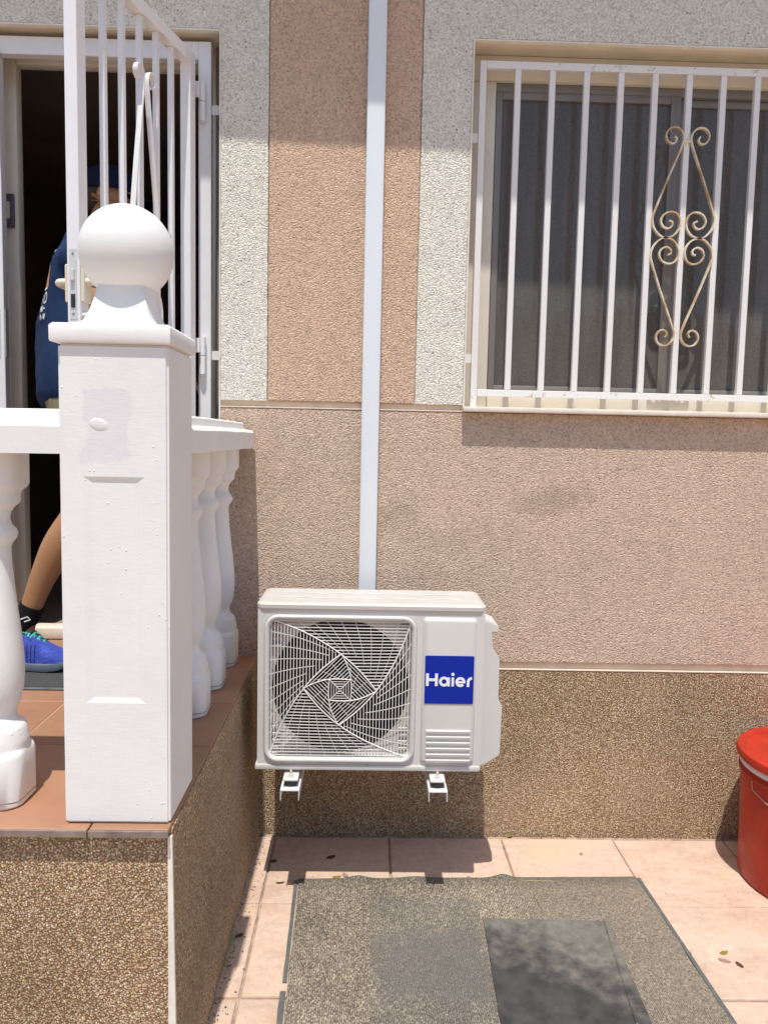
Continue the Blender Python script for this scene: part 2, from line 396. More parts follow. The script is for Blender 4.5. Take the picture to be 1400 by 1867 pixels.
def add_tube(bm, pts, r, n=8, prof=None):
    pts = [Vector(p) for p in pts]; rings = []; ref = None
    for i, p in enumerate(pts):
        t = (pts[min(i+1, len(pts)-1)]-pts[max(i-1, 0)]).normalized()
        if ref is None: ref = t.orthogonal().normalized()
        ref = (ref - t*ref.dot(t)).normalized(); b = t.cross(ref)
        rr = r[i] if isinstance(r, (list, tuple)) else r
        rings.append([p + (ref*math.cos(2*math.pi*k/n)+b*math.sin(2*math.pi*k/n))*rr for k in range(n)])
    add_loft(bm, rings)
def add_ribbon(bm, pts, tw, dw, depth_dir):
    """flat bar bent in a plane: tw thickness in the plane, dw width along depth_dir"""
    pts = [Vector(p) for p in pts]; dd = Vector(depth_dir).normalized(); rings = []
    for i, p in enumerate(pts):
        t = (pts[min(i+1, len(pts)-1)]-pts[max(i-1, 0)]).normalized(); s = t.cross(dd).normalized()
        rings.append([p+s*tw/2+dd*dw/2, p-s*tw/2+dd*dw/2, p-s*tw/2-dd*dw/2, p+s*tw/2-dd*dw/2])
    add_loft(bm, rings)
def catmull(pts, k=6):
    out = []
    P = [pts[0]]+list(pts)+[pts[-1]]
    for i in range(1, len(P)-2):
        p0, p1, p2, p3 = P[i-1], P[i], P[i+1], P[i+2]
        for s in range(k):
            t = s/k
            out.append(tuple(.5*((2*b)+(-a+c)*t+(2*a-5*b+4*c-d)*t*t+(-a+3*b-3*c+d)*t**3) for a, b, c, d in zip(p0, p1, p2, p3)))
    out.append(tuple(pts[-1])); return out
def add_prism(bm, poly, y0, y1):
    """polygon in (x,z) extruded along y"""
    a = [bm.verts.new((x, y0, z)) for x, z in poly]; b = [bm.verts.new((x, y1, z)) for x, z in poly]
    n = len(poly)
    bm.faces.new(a); bm.faces.new(list(reversed(b)))
    for i in range(n): bm.faces.new((a[(i+1) % n], a[i], b[i], b[(i+1) % n]))
    bmesh.ops.recalc_face_normals(bm, faces=bm.faces[:])
def rrect(x0, x1, z0, z1, r, n=6):
    p = []
    for cx, cz, a0 in ((x1-r, z1-r, 0), (x0+r, z1-r, 90), (x0+r, z0+r, 180), (x1-r, z0+r, 270)):
        for i in range(n+1):
            a = R(a0+90*i/n); p.append((cx+r*math.cos(a), cz+r*math.sin(a)))
    return p
def skin(name, V, E_, root, m, parent=None, sub=2, smooth=True):
    """V: list of (x,y,z,rx,ry); grown with Skin + Subdivision and frozen to a mesh"""
    me = bpy.data.meshes.new(name); me.from_pydata([v[:3] for v in V], E_, [])
    o = bpy.data.objects.new(name, me); COL.objects.link(o)
    md = o.modifiers.new('skin', 'SKIN'); md.use_smooth_shade = True
    for i, v in enumerate(V):
        s = me.skin_vertices[0].data[i]; s.radius = (v[3], v[4] if len(v) > 4 else v[3]); s.use_root = (i == root)
    ms = o.modifiers.new('sub', 'SUBSURF'); ms.levels = sub; ms.render_levels = sub
    dg = bpy.context.evaluated_depsgraph_get(); ev = o.evaluated_get(dg)
    nm = bpy.data.meshes.new_from_object(ev); bpy.data.objects.remove(o); bpy.data.meshes.remove(me)
    nm.materials.clear()
    return linkme(name, nm, m, parent, smooth=True)

# ================================================================== SETTING
def struct(o): o['kind'] = 'structure'; return o
bm = bmesh.new(); bmesh.ops.create_grid(bm, x_segments=2, y_segments=2, size=400)
for v in bm.verts: v.co.z = -.009
ground = struct(link('ground', bm, MT['joint']))
# hills across the way: they close the view behind the photographer and show in the window glass
bm = bmesh.new(); rings = []
for k in range(9):
    d = 60+k*16; ring = []
    for i in range(41):
        a = R(195+150*i/40); hgt = math.sin(math.pi*min(1, k/5.0)/2)*(22+9*noise.noise(Vector((i*.23, k*.15, 3))) + 5*noise.noise(Vector((i*.7, k*.3, 8))))
        ring.append((d*math.cos(a), d*math.sin(a), -1+hgt))
    rings.append(ring)
add_loft(bm, rings, close=False, cap=False); struct(link('hills', bm, MT['hill'], smooth=True))

# patio paving: one sheet of bedding with single slabs on it
bm = bmesh.new(); add_box(bm, -.38, 4.3, -6.5, .0, -.03, -.007); add_box(bm, -3.2, -.3805, -6.5, -1.301, -.03, -.007)
patio = struct(link('patio', bm, MT['joint']))
TX0, TY0, TW, TD, G = -.312, -.022, .42, .43, .003
def slab_mesh(wd, dp):
    bm = bmesh.new(); add_box(bm, 0, wd, -dp, 0, -.02, 0, .0045, 2)
    for v in bm.verts: v.co.z += .0012*noise.noise(v.co*9)
    me = bpy.data.meshes.new('paving_slab'); bm.to_mesh(me); bm.free(); me.materials.append(MT['patio']); return me
full = slab_mesh(TW-2*G, TD-2*G); narrow = slab_mesh(.066, TD-2*G)
first = slab_mesh(TW-2*G, .0001+TD-2*G)
for j in range(9):
    for i in range(-1, 10):
        me = narrow if i < 0 else full
        x = TX0+i*TW+G if i >= 0 else -.382
        o = linkme('paving_slab', me, None, patio)
        o.location = (x+random.uniform(-.0015, .0015), TY0-j*TD-G+random.uniform(-.0015, .0015), random.uniform(-.0012, .0012))
        o.rotation_euler = (random.uniform(-.002, .002), random.uniform(-.002, .002), random.uniform(-.003, .003))

for j in range(3, 9):                      # the paving goes on in front of the terrace
    for i in range(-7, -1):
        if j == 3 and i > -9: continue
        o = linkme('paving_slab', full, None, patio)
        o.location = (-.386-TW*(-1-i)+G+random.uniform(-.0015, .0015), TY0-j*TD-G, random.uniform(-.0012, .0012))

# ================================================================== HOUSE
house = thing('house', 'rendered house front with pink, cream and brown pebbled wall panels', 'house', (0, .12, 0))
DX0, DX1, DZ0, DZ1 = -1.36, -.528, .685, 2.862        # door opening
WX0, WX1, WZ0, WZ1 = .343, 2.05, 1.585, 2.858         # window opening
T = .012
bm = bmesh.new()
for a in ((-4, DX0, T, .26, 0, 3.75), (DX0, DX1, T, .26, 0, .664), (DX0, DX1, T, .26, DZ1, 3.75), (DX1, WX0, T, .26, 0, 3.75),
          (WX0, WX1, T, .26, 0, WZ0), (WX0, WX1, T, .26, WZ1, 3.75), (WX1, 5, T, .26, 0, 3.75)): add_box(bm, *a)
link('wall_core', bm, MT['plaster'], house)
def panel(name, x0, x1, z0, z1, m, y0=0.0, rag=.0018, bev=.003):
    """a field of render with slightly ragged edges"""
    bm = bmesh.new(); P = []
    def edge(ax, ay, bx, by):
        n = max(2, int(math.hypot(bx-ax, by-ay)/.02)); n = min(n, 140)
        for i in range(n): t = i/n; P.append((ax+(bx-ax)*t, ay+(by-ay)*t))
    edge(x0, z0, x1, z0); edge(x1, z0, x1, z1); edge(x1, z1, x0, z1); edge(x0, z1, x0, z0)
    cx, cz = (x0+x1)/2, (z0+z1)/2
    Q = []
    for x, z in P:
        q = Vector((x*45, z*45, x0*7)); 
        dx = -abs(noise.noise(q))*rag if abs(x-x1) < 1e-6 else (abs(noise.noise(q))*rag if abs(x-x0) < 1e-6 else 0)
        dz = -abs(noise.noise(q+Vector((5, 5, 5))))*rag if abs(z-z1) < 1e-6 else (abs(noise.noise(q+Vector((5, 5, 5))))*rag if abs(z-z0) < 1e-6 else 0)
        Q.append((x+dx, z+dz))
    a = [bm.verts.new((cx+(x-cx)*(1-bev/max(.05, (x1-x0)/2)), y0, cz+(z-cz)*(1-bev/max(.05, (z1-z0)/2)))) for x, z in Q]
    a2 = [bm.verts.new((x, y0+bev, z)) for x, z in Q]; b = [bm.verts.new((x, T, z)) for x, z in Q]
    n = len(Q); bm.faces.new(a)
    for u, v in ((a, a2), (a2, b)):
        for i in range(n): bm.faces.new((u[(i+1) % n], u[i], v[i], v[(i+1) % n]))
    bmesh.ops.recalc_face_normals(bm, faces=bm.faces[:])
    return link(name, bm, m, house)
panel('pebbled_plinth', -.40, 5, -.03, .640, MT['brown'], rag=.004)
panel('pink_panel', -.526, 5, .668, 1.584, MT['pinklow'])
def poly_panel(name, pts, m, rag=.003):
    """field of render with any outline (x,z), edges nibbled"""
    bm = bmesh.new(); Q = []
    for (ax, az), (bx_, bz) in zip(pts, pts[1:]+pts[:1]):
        L = math.hypot(bx_-ax, bz-az); n = min(140, max(2, int(L/.018))); nx, nz = -(bz-az)/L, (bx_-ax)/L
        for i in range(n):
            t = i/n; x, z = ax+(bx_-ax)*t, az+(bz-az)*t; r = abs(noise.noise(Vector((x*47, z*47, ax*5))))*rag if i else 0
            Q.append((x+nx*r, z+nz*r))
    a = [bm.verts.new((x, 0, z)) for x, z in Q]; b = [bm.verts.new((x, T, z)) for x, z in Q]; n = len(Q)
    bm.faces.new(a)
    for i in range(n): bm.faces.new((a[(i+1) % n], a[i], b[i], b[(i+1) % n]))
    bmesh.ops.recalc_face_normals(bm, faces=bm.faces[:]); return link(name, bm, m, house)
poly_panel('cream_panel', [(-4, DZ1+.004), (DX1+.003, DZ1+.004), (DX1+.003, 1.609), (-.3605, 1.609), (-.3605, 3.75), (-4, 3.75)], MT['cream'])
panel('cream_panel', -4, DX0-.004, .69, DZ1+.003, MT['cream'])
panel('pink_panel', -.3592, .1662, 1.609, 3.75, MT['pink'], rag=.003)
poly_panel('cream_panel', [(.1674, 1.609), (WX0-.005, 1.609), (WX0-.005, WZ1+.004), (WX1+.005, WZ1+.004), (WX1+.005, 1.609), (5, 1.609), (5, 3.75), (.1674, 3.75)], MT['cream'])
# joint trims between the fields and beads on the opening edges
def trim(z0, z1, x0, x1):
    bm = bmesh.new(); add_box(bm, x0, x1, .0112, .0119, z0, z1); add_box(bm, x0, x1, -.0018, .011, z0-.001, z0+.0035, .001, 1)
    return link('joint_trim', bm, MT['groove'], house)
trim(.6405, .6675, -.40, 5); trim(1.585, 1.608, -.526, WX0-.004)
bm = bmesh.new(); add_box(bm, DX1-.003, DX1+.0028, -.002, .02, DZ0, DZ1, .0015, 1); link('corner_bead', bm, MT['bead'], house)
bm = bmesh.new(); add_box(bm, DX0, DX1+.0028, -.0021, .02, DZ1-.003, DZ1+.0035, .0015, 1); link('corner_bead', bm, MT['bead'], house)
bm = bmesh.new(); add_box(bm, WX0-.0045, WX0+.002, -.002, .02, 1.604, WZ1, .0015, 1); link('corner_bead', bm, MT['bead'], house)
bm = bmesh.new(); add_box(bm, WX0-.0045, WX1, -.0021, .02, WZ1-.002, WZ1+.0035, .0015, 1); link('corner_bead', bm, MT['bead'], house)
# eave that shades the upper wall
bm = bmesh.new()
add_loft(bm, [[(-4.3, -.345, 3.66), (-4.3, -.345, 3.82), (-4.3, .6, 4.0), (-4.3, .6, 3.66)], [(5.3, -.425, 3.66), (5.3, -.425, 3.82), (5.3, .6, 4.0), (5.3, .6, 3.66)]])
bmesh.ops.recalc_face_normals(bm, faces=bm.faces[:]); link('eave', bm, MT['eave'], house)
# dark hallway behind the door
bm = bmesh.new()
for a in ((-2.3, -2.26, .26, 4, .6, 3.1), (-.3, -.26, .26, 4, .6, 3.1), (-2.3, -.26, 3.96, 4, .6, 3.1), (-2.26, -.3, .26, 3.96, 3.05, 3.1), (-2.26, -.3, .26, 3.96, .6, .70)): add_box(bm, *a)
link('hallway', bm, MT['dark'], house)
link('hall_door', (lambda b: (add_box(b, -1.25, -.75, 3.2, 3.24, .70, 2.7, .004, 1), b)[1])(bmesh.new()), MT['wood'], house)
# door frame set back in the opening
df = box('door_frame', -1.36, -1.294, .165, .215, .70, 2.862, MT['cframe'], house, .003)
box('frame_head', -1.293, -.60, .165, .215, 2.803, 2.861, MT['cframe'], df, .003)
box('frame_jamb', -.60, -.529, .165, .215, .70, 2.861, MT['cframe'], df, .003)
box('frame_stop', -.566, -.552, .12, .164, .70, 2.861, MT['alu'], df, .002)
box('threshold', -1.36, -.529, .166, .25, .6855, .730, MT['sill'], df, .004)
# window
win = box('window', WX0+.001, .441, .118, .19, 1.604, 2.772, MT['cframe'], house, .003)
box('shutter_box', WX0+.001, WX1-.001, .105, .2, 2.773, 2.857, MT['cframe'], win, .004)
box('frame_bottom',   .442, WX1-.001, .115, .19, 1.604, 1.668, MT['cframe'], win, .003)
box('frame_head', .442, WX1-.001, .126, .19, 2.742, 2.772, MT['alu'], win, .002)
def sash(x0, x1, y, sl_, sr):
    z0, z1 = 1.669, 2.741
    box('sash_stile', x0, x0+sl_, y, y+.026, z0, z1, MT['alu'], win, .0025); box('sash_stile', x1-sr, x1, y, y+.026, z0, z1, MT['alu'], win, .0025)
    box('sash_rail', x0+sl_, x1-sr, y+.001, y+.025, z1-.026, z1, MT['alu'], win, .002); box('sash_rail', x0+sl_, x1-sr, y+.001, y+.025, z0, z0+.022, MT['alu'], win, .002)
    box('pane', x0+sl_-.002, x1-sr+.002, y+.012, y+.017, z0+.02, z1-.024, MT['pane'], win)
sash(.443, 1.116, .122, .024, .036); sash(1.118, 1.95, .143, .034, .03)
box('backing', .35, WX1, .24, .25, 1.6, 2.8, MT['dark'], win)
sill = box('window_sill', WX0-.006, WX1+.01, -.041, .114, 1.5855, 1.603, MT['sill'], house, .003)
# bell push by the door
sw = box('bell_push', -1.365, -1.304, .15, .164, 2.225, 2.345, MT['switch'], house, .006, 3)
box('button_plate', -1.346, -1.318, .144, .1505, 2.255, 2.315, MT['ivory'], sw, .002); box('button', -1.336, -1.327, .141, .1445, 2.28, 2.292, MT['rubber'], sw, .001)

# ================================================================== WINDOW GRILLE
ORN = [(395,170),(408,190),(400,213),(378,226),(350,218),(330,192),(327,155),(350,118),(385,103),(422,108),(455,140),(476,188),(440,270),(330,520),(240,740),(222,800),(235,870),(280,925),(330,943),(395,920),(438,862),(445,800),(415,757),(370,743),(318,762),(290,810),(305,855),(345,872),(378,850),(380,822),(356,812)]
ORN = [((x-(503-.043*y))*.000453, (943-y)*.000453) for x, y in ORN]
ORN = [(min(dx, -.0125) if 100 < 0 else min(dx, -.013), dz) for dx, dz in ORN]
def ornament(name, to3d, ddir, parent, m, zs=1.0, xs=1.0, dw=.013, cut=0):
    for sx in (1, -1):
        for sz in (1, -1):
            bm = bmesh.new(); add_ribbon(bm, [to3d(sx*dx*xs, sz*dz*zs) for dx, dz in catmull(ORN[cut:], 5)], .0055, dw, ddir)
            bmesh.ops.recalc_face_normals(bm, faces=bm.faces[:]); link(name, bm, m, parent, smooth=40)
gr = thing('window_grille', 'white welded bar grille with rust spots standing over the window sill', 'window grille', (.38, .055, 1.603))
GY0, GY1 = .045, .065
box('frame_stile', .371, .394, GY0, GY1, 1.6035, 2.812, MT['grille'], gr, .0015, 1)
box('frame_stile', 2.005, 2.028, GY0, GY1, 1.6035, 2.812, MT['grille'], gr, .0015, 1)
box('top_rail', .3945, 2.0045, GY0, GY1, 2.786, 2.812, MT['grille'], gr, .0015, 1)
box('bottom_rail', .3945, 2.0045, GY0, GY1, 1.645, 1.669, MT['grille'], gr, .0015, 1)
bx = [.506+.1217*i for i in range(13)]
barm = None
for x in bx:
    if x > 1.99: continue
    bm = bmesh.new(); add_box(bm, -.0105, .0105, -.0095, .0095, 1.6695, 2.7855, .0015, 1)
    if barm is None: barm = link('bar', bm, MT['grille'], gr, smooth=30); o = barm
    else: bm.free(); o = linkme('bar', barm.data, None, gr)
    o.location = (x, .0545, 0)
for z in (1.78, 2.55): box('fixing_tab', .3435, .3705, .05, .054, z-.016, z+.016, MT['grille'], gr)
OX = bx[5]
ornament('scroll', lambda u, v: (OX+u, .042, 2.222+v), (0, 1, 0), gr, MT['scroll'])
for z, d in ((2.556, .013),): box('scroll_collar', OX-.016, OX+.016, .038, .0445, z-.004, z+.006, MT['scroll'], gr, .0015, 1)

# ================================================================== CABLE TRUNKING
tr = thing('cable_trunking', 'white plastic trunking running straight up the wall above the air conditioner', 'trunking', (.009, -.02, .64))
box('base_channel', -.020, .038, -.030, -.0005, .70, 3.655, MT['trunk'], tr, .001, 1)
box('cover', -.0225, .0405, -.041, -.006, .70, 3.655, MT['trunk'], tr, .003, 3) if False else None
bm = bmesh.new(); add_prism(bm, [(0, 0), (1, 0), (1, 1), (0, 1)], 0, 1); bm.free()
bm = bmesh.new()
prof = [(-.0225, -.003), (-.0225, -.036), (-.021, -.0400), (-.017, -.042), (.035, -.042), (.039, -.0400), (.0405, -.036), (.0405, -.003), (.0385, -.003), (.0385, -.031), (-.0205, -.031), (-.0205, -.003)]
add_loft(bm, [[(x, y, .70) for x, y in prof], [(x, y, 3.655) for x, y in prof]]); bmesh.ops.recalc_face_normals(bm, faces=bm.faces[:])
link('cover', bm, MT['trunk'], tr, smooth=60)

# ================================================================== AIR CONDITIONER
AX0, AX1, AYF, AYB, AZ0, AZ1 = -.334, .384, -.395, -.150, .424, .960
ac = thing('air_conditioner', 'white outdoor air conditioner unit with a swirl fan guard, fixed low on the wall', 'air conditioner', (.02, -.27, .405))
# front panel: sheet with a rounded square hole, returned edges
HX0, HX1, HZ0, HZ1 = -.296, .152, .462, .908
FX0, FX1, FZ0, FZ1 = -.314, .170, .444, .926
def ringface(bm, outer, inner, y0, y1):
    a = [bm.verts.new((x, y0, z)) for x, z in outer]; b = [bm.verts.new((x, y1, z)) for x, z in inner]; n = len(a)
    for i in range(n): bm.faces.new((a[i], a[(i+1) % n], b[(i+1) % n], b[i]))
    return a, b
bm = bmesh.new()
o_ = rrect(AX0, AX1, AZ0, .9445, .006, 7); i_ = rrect(FX0, FX1, FZ0, FZ1, .045, 7)
ringface(bm, o_, i_, AYF, AYF)
o2 = [(x, z) for x, z in rrect(AX0-.0, AX1+.0, AZ0, .9445, .006, 7)]
ringface(bm, o_, o2, AYF, AYB); ringface(bm, i_, rrect(FX0+.004, FX1-.004, FZ0+.004, FZ1-.004, .042, 7), AYF, AYF+.012)
bmesh.ops.remove_doubles(bm, verts=bm.verts[:], dist=1e-5); bmesh.ops.recalc_face_normals(bm, faces=bm.faces[:])
cab = link('cabinet', bm, MT['ac'], ac, smooth=30)
box('back_panel', AX0+.002, AX1-.002, AYB-.003, AYB, AZ0+.002, .944, MT['ac'], ac)
box('base_pan', AX0-.006, AX1-.004, AYF-.004, AYB+.004, AZ0-.005, AZ0+.012, MT['ac'], ac, .002)
# lid with softened corners
bm = bmesh.new(); rings = []
def lidring(e, z, r): return [(x, y, z) for x, y in rrect(AX0-.004+e, AX1+.004-e, AYF-.006+e, AYB+.004-e, r, 6)]
add_loft(bm, [lidring(0, .9455, .022), lidring(0, .957, .022), lidring(.004, .9612, .02), lidring(.014, .9635, .018), lidring(.03, .9640, .016), lidring(.036, .9625, .014), lidring(.05, .9625, .014)])
bmesh.ops.recalc_face_normals(bm, faces=bm.faces[:]); lid = link('lid', bm, MT['aclid'], ac, smooth=40)
for yy in (-.235, -.31):
    bm = bmesh.new(); P = [(AX0+.06+i*.0245, yy+.006*math.sin(i*.9), .9632) for i in range(25)]
    add_tube(bm, P, .0022, 6); link('lid_swage', bm, MT['aclid'], lid, smooth=True)
# guard frame: rounded ring round the opening
bm = bmesh.new()
def fr(e, y): return [(x, y, z) for x, z in rrect(FX0+e, FX1-e, FZ0+e, FZ1-e, max(.008, .045-e), 7)]
add_loft(bm, [fr(.001, AYF+.004), fr(.001, AYF-.004), fr(.003, AYF-.009), fr(.007, AYF-.011), fr(.013, AYF-.009), fr(.018, AYF-.002), fr(.019, AYF+.03)], cap=False)
bmesh.ops.recalc_face_normals(bm, faces=bm.faces[:]); gf = link('guard_frame', bm, MT['ac'], ac, smooth=50)
# inner plate with the round fan opening, shroud, coil
CX, CZ = -.072, .686; FR = .2195
bm = bmesh.new(); n = 48
sq = []
for i in range(n):
    a = 2*math.pi*i/n; c_, s_ = math.cos(a), math.sin(a); t = .2235/max(abs(c_), abs(s_)); sq.append((CX+c_*t, CZ+s_*t))
ci = [(CX+FR*math.cos(2*math.pi*i/n), CZ+FR*math.sin(2*math.pi*i/n)) for i in range(n)]
ringface(bm, sq, ci, AYF+.028, AYF+.034); bmesh.ops.recalc_face_normals(bm, faces=bm.faces[:]); link('fan_plate', bm, MT['acin'], ac, smooth=30)
bm = bmesh.new(); ringface(bm, ci, [(CX+(x-CX)*.97, CZ+(z-CZ)*.97) for x, z in ci], AYF+.034, AYF+.12); link('fan_shroud', bm, MT['black'], ac, smooth=True)
box('condenser_coil', -.325, .18, AYB-.035, AYB-.004, .44, .935, MT['fins'], ac)
# louvres stamped in the plate corners
for sx in (-1, 1):
    for sz in (-1, 1):
        for q in range(4):
            x0 = CX+sx*.19; z0 = CZ+sz*(.135+q*.022); 
            box('plate_louvre', min(x0, x0+sx*.028), max(x0, x0+sx*.028), AYF+.020, AYF+.027, z0-.006, z0+.004, MT['acin'], ac, .002, 1)
# fan
bm = bmesh.new(); add_lathe(bm, [(.002, AYF+.045), (.035, AYF+.047), (.05, AYF+.06), (.052, AYF+.12), (.03, AYF+.125)], CX, CZ, 24, 'y'); fan = link('fan_hub', bm, MT['black'], ac, smooth=40)
for q in range(3):
    bm = bmesh.new(); rows = []
    for i in range(9):
        rr = .045+(.197-.045)*i/8; row = []
        for j in range(9):
            t = j/8; a = R(120*q+20)+(t-.5)*R(86)+R(26)*(i/8)**2; wv_ = (1-.25*abs(t-.5))
            row.append((CX+rr*math.cos(a)*wv_**.2, AYF+.052+.055*t+.01*math.sin(t*3.1), CZ+rr*math.sin(a)*wv_**.2))
        rows.append(row)
    add_loft(bm, rows, close=False, cap=False)
    ex = bmesh.ops.solidify(bm, geom=bm.faces[:], thickness=.003); link('blade', bm, MT['black'], fan, smooth=40)
# wire guard: turning squares, ruled infill, radial wires behind
U_ = .114/280
def rot(p, k):
    x, z = p
    for _ in range(k): x, z = z, -x
    return (x, z)
def bez(a, c, b, n=9): return [((1-t)**2*a[0]+2*t*(1-t)*c[0]+t*t*b[0], (1-t)**2*a[1]+2*t*(1-t)*c[1]+t*t*b[1]) for t in [i/n for i in range(n+1)]]
arm1 = bez((-548, 548), (-225, 455), (10, 280)); arm2 = bez((10, 280), (165, 160), (280, 0))
arm3 = bez((10, 280), (72, 180), (85, 82)); arm4 = bez((85, 82), (92, 0), (82, -80))
def rp(P, k): return [rot(p, k) for p in P]
def scan(poly, ang, step, phase=.5):
    ca, sa = math.cos(ang), math.sin(ang); Q = [(x*ca+z*sa, -x*sa+z*ca) for x, z in poly]; out = []
    lo = min(q[1] for q in Q); hi = max(q[1] for q in Q); h = lo+step*phase
    while h < hi:
        xs = []
        for (x0, z0), (x1, z1) in zip(Q, Q[1:]+Q[:1]):
            if (z0-h)*(z1-h) < 0: xs.append(x0+(h-z0)*(x1-x0)/(z1-z0))
        xs.sort()
        for a, b in zip(xs[::2], xs[1::2]):
            if b-a > 6: out.append(((a*ca-h*sa, a*sa+h*ca), (b*ca-h*sa, b*sa+h*ca)))
        h += step
    return out
bm = bmesh.new()
def dome(x, z): return -.010*max(0, 1-(x*x+z*z)/(560*560))
def wire(P, r, yo, n=5): add_tube(bm, [(CX+x*U_, AYF-.001+yo+dome(x, z), CZ+z*U_) for x, z in P], r, n)
def seg(a, b, r, yo): wire([(a[0]+(b[0]-a[0])*t, a[1]+(b[1]-a[1])*t) for t in (0, .33, .67, 1)], r, yo, 4)
for k in range(4):
    wire(rp(arm1+arm2[1:], k), .0022, 0); wire(rp(arm3+arm4[1:], k), .0019, 0); seg(rot((-84, 84), k), rot((-8, 8), k), .0014, 0)
    top = arm1+arm2[1:]+list(reversed([rot(p, 1) for p in arm1]))[1:]
    for a, b in scan(top, 0, 25): seg(rot(a, k), rot(b, k), .00165, .001)
    ringp = arm2+[rot(p, 1) for p in arm3][1:]+list(reversed(arm4))[1:]+list(reversed(arm3))[1:]
    for a, b in scan(ringp, R(-45), 23): seg(rot(a, k), rot(b, k), .0014, .001)
    for a, b in scan([(-84, 84), (84, 84), (0, 0)], 0, 19): seg(rot(a, k), rot(b, k), .0013, .001)
    for P in (((-555, 450), (-300, 420), (-35, 290)), ((-555, 335), (-320, 335), (-90, 270)), ((-560, 222), (-350, 250), (-145, 235)), ((-560, 105), (-380, 165), (-200, 185)), ((-560, -10), (-400, 70), (-260, 125)), ((-565, -130), (-420, -20), (-288, 68)), ((-565, -260), (-440, -110), (-290, 30)), ((-565, -390), (-460, -210), (-350, -70))):
        wire(rp(bez(*P, n=6), k), .00125, .004, 4)
    for q in (.25, .5, .75):
        a = (10+270*q, 280-280*q); b = (85+q*0, 82-160*q); seg(rot(a, k), rot(b, k), .001, .003)
gw = link('guard_wires', bm, MT['wire'], gf, smooth=False); gw['kind'] = 'stuff'
# service panel on the right of the front
bm = bmesh.new()
def pr(e, y): return [(x, y, z) for x, z in rrect(.187+e, .361-e, .442+e, .923-e, max(.003, .014-e*.6), 5)]
add_loft(bm, [pr(0, AYF+.001), pr(.002, AYF-.003), pr(.011, AYF-.008), pr(.014, AYF-.0085)]); bmesh.ops.recalc_face_normals(bm, faces=bm.faces[:])
sp = link('service_panel', bm, MT['ac'], ac, smooth=40)
for q in range(6):
    z = .559-q*.0192
    bm = bmesh.new(); add_loft(bm, [[(.205, AYF-.0084, z), (.205, AYF-.0145, z-.003), (.205, AYF-.0135, z-.010), (.205, AYF-.0084, z-.0145)], [(.346, AYF-.0084, z), (.346, AYF-.0145, z-.003), (.346, AYF-.0135, z-.010), (.346, AYF-.0084, z-.0145)]])
    bmesh.ops.recalc_face_normals(bm, faces=bm.faces[:]); link('rib', bm, MT['ac'], sp)
bm = bmesh.new(); add_prism(bm, rrect(.1965, .3525, .6455, .8015, .004, 3), AYF-.0105, AYF-.0084); lg = link('logo_plate', bm, MT['blue'], sp)
# lettering
LU = .156/418; lx = lambda px: .1965+(px-157)*LU; lz = lambda py: .8015-(py-625)*LU; LY0, LY1 = AYF-.0112, AYF-.0104
def stroke(bm, x0, x1, y0, y1, p=.0002): add_box(bm, lx(x0), lx(x1), LY0-p, LY1, lz(y1), lz(y0))
def arc(bm, cx, cy, ro, ri, a0, a1, n=26):
    a = []; b = []
    for i in range(n+1):
        t = R(a0+(a1-a0)*i/n); a.append((cx+ro*math.cos(t), cy-ro*math.sin(t))); b.append((cx+ri*math.cos(t), cy-ri*math.sin(t)))
    for i in range(n): add_prism(bm, [(lx(x), lz(y)) for x, y in (a[i], a[i+1], b[i+1], b[i])], LY0, LY1)
def letter(f):
    bm = bmesh.new(); f(bm); link('letter', bm, MT['letter'], lg)
def L_H(bm): stroke(bm, 167, 191, 779, 887); stroke(bm, 244, 268, 779, 887); stroke(bm, 190, 245, 822, 845, 0)
def L_a(bm): arc(bm, 322, 848, 43, 21, 0, 360); stroke(bm, 350, 371, 812, 889)
def L_i(bm): stroke(bm, 385, 406, 812, 889); arc(bm, 396, 784, 14, .5, 0, 360, 14)
def L_e(bm): arc(bm, 461, 850, 43, 21, 0, 318); stroke(bm, 440, 503, 843, 861)
def L_r(bm): stroke(bm, 516, 538, 846, 891); arc(bm, 560, 850, 44, 22, 92, 182, 10)
for f in (L_H, L_a, L_i, L_e, L_r): letter(f)
# valve cover on the right flank
bm = bmesh.new(); add_prism(bm, [(.3842, .905), (.412, .898), (.438, .886), (.440, .861), (.421, .861), (.421, .812), (.445, .775), (.446, .634), (.459, .616), (.456, .447), (.405, .413), (.3842, .413)], -.335, -.205)
bmesh.ops.bevel(bm, geom=[e for e in bm.edges], offset=.004, segments=2, affect='EDGES'); link('valve_cover', bm, MT['ac'], ac, smooth=40)
bm = bmesh.new(); add_lathe(bm, [(.0035, AYF-.002), (.0055, AYF-.0045), (.0055, AYF-.001)], .018, .4335, 12, 'y'); link('screw', bm, MT['metalplate'], ac, smooth=True)
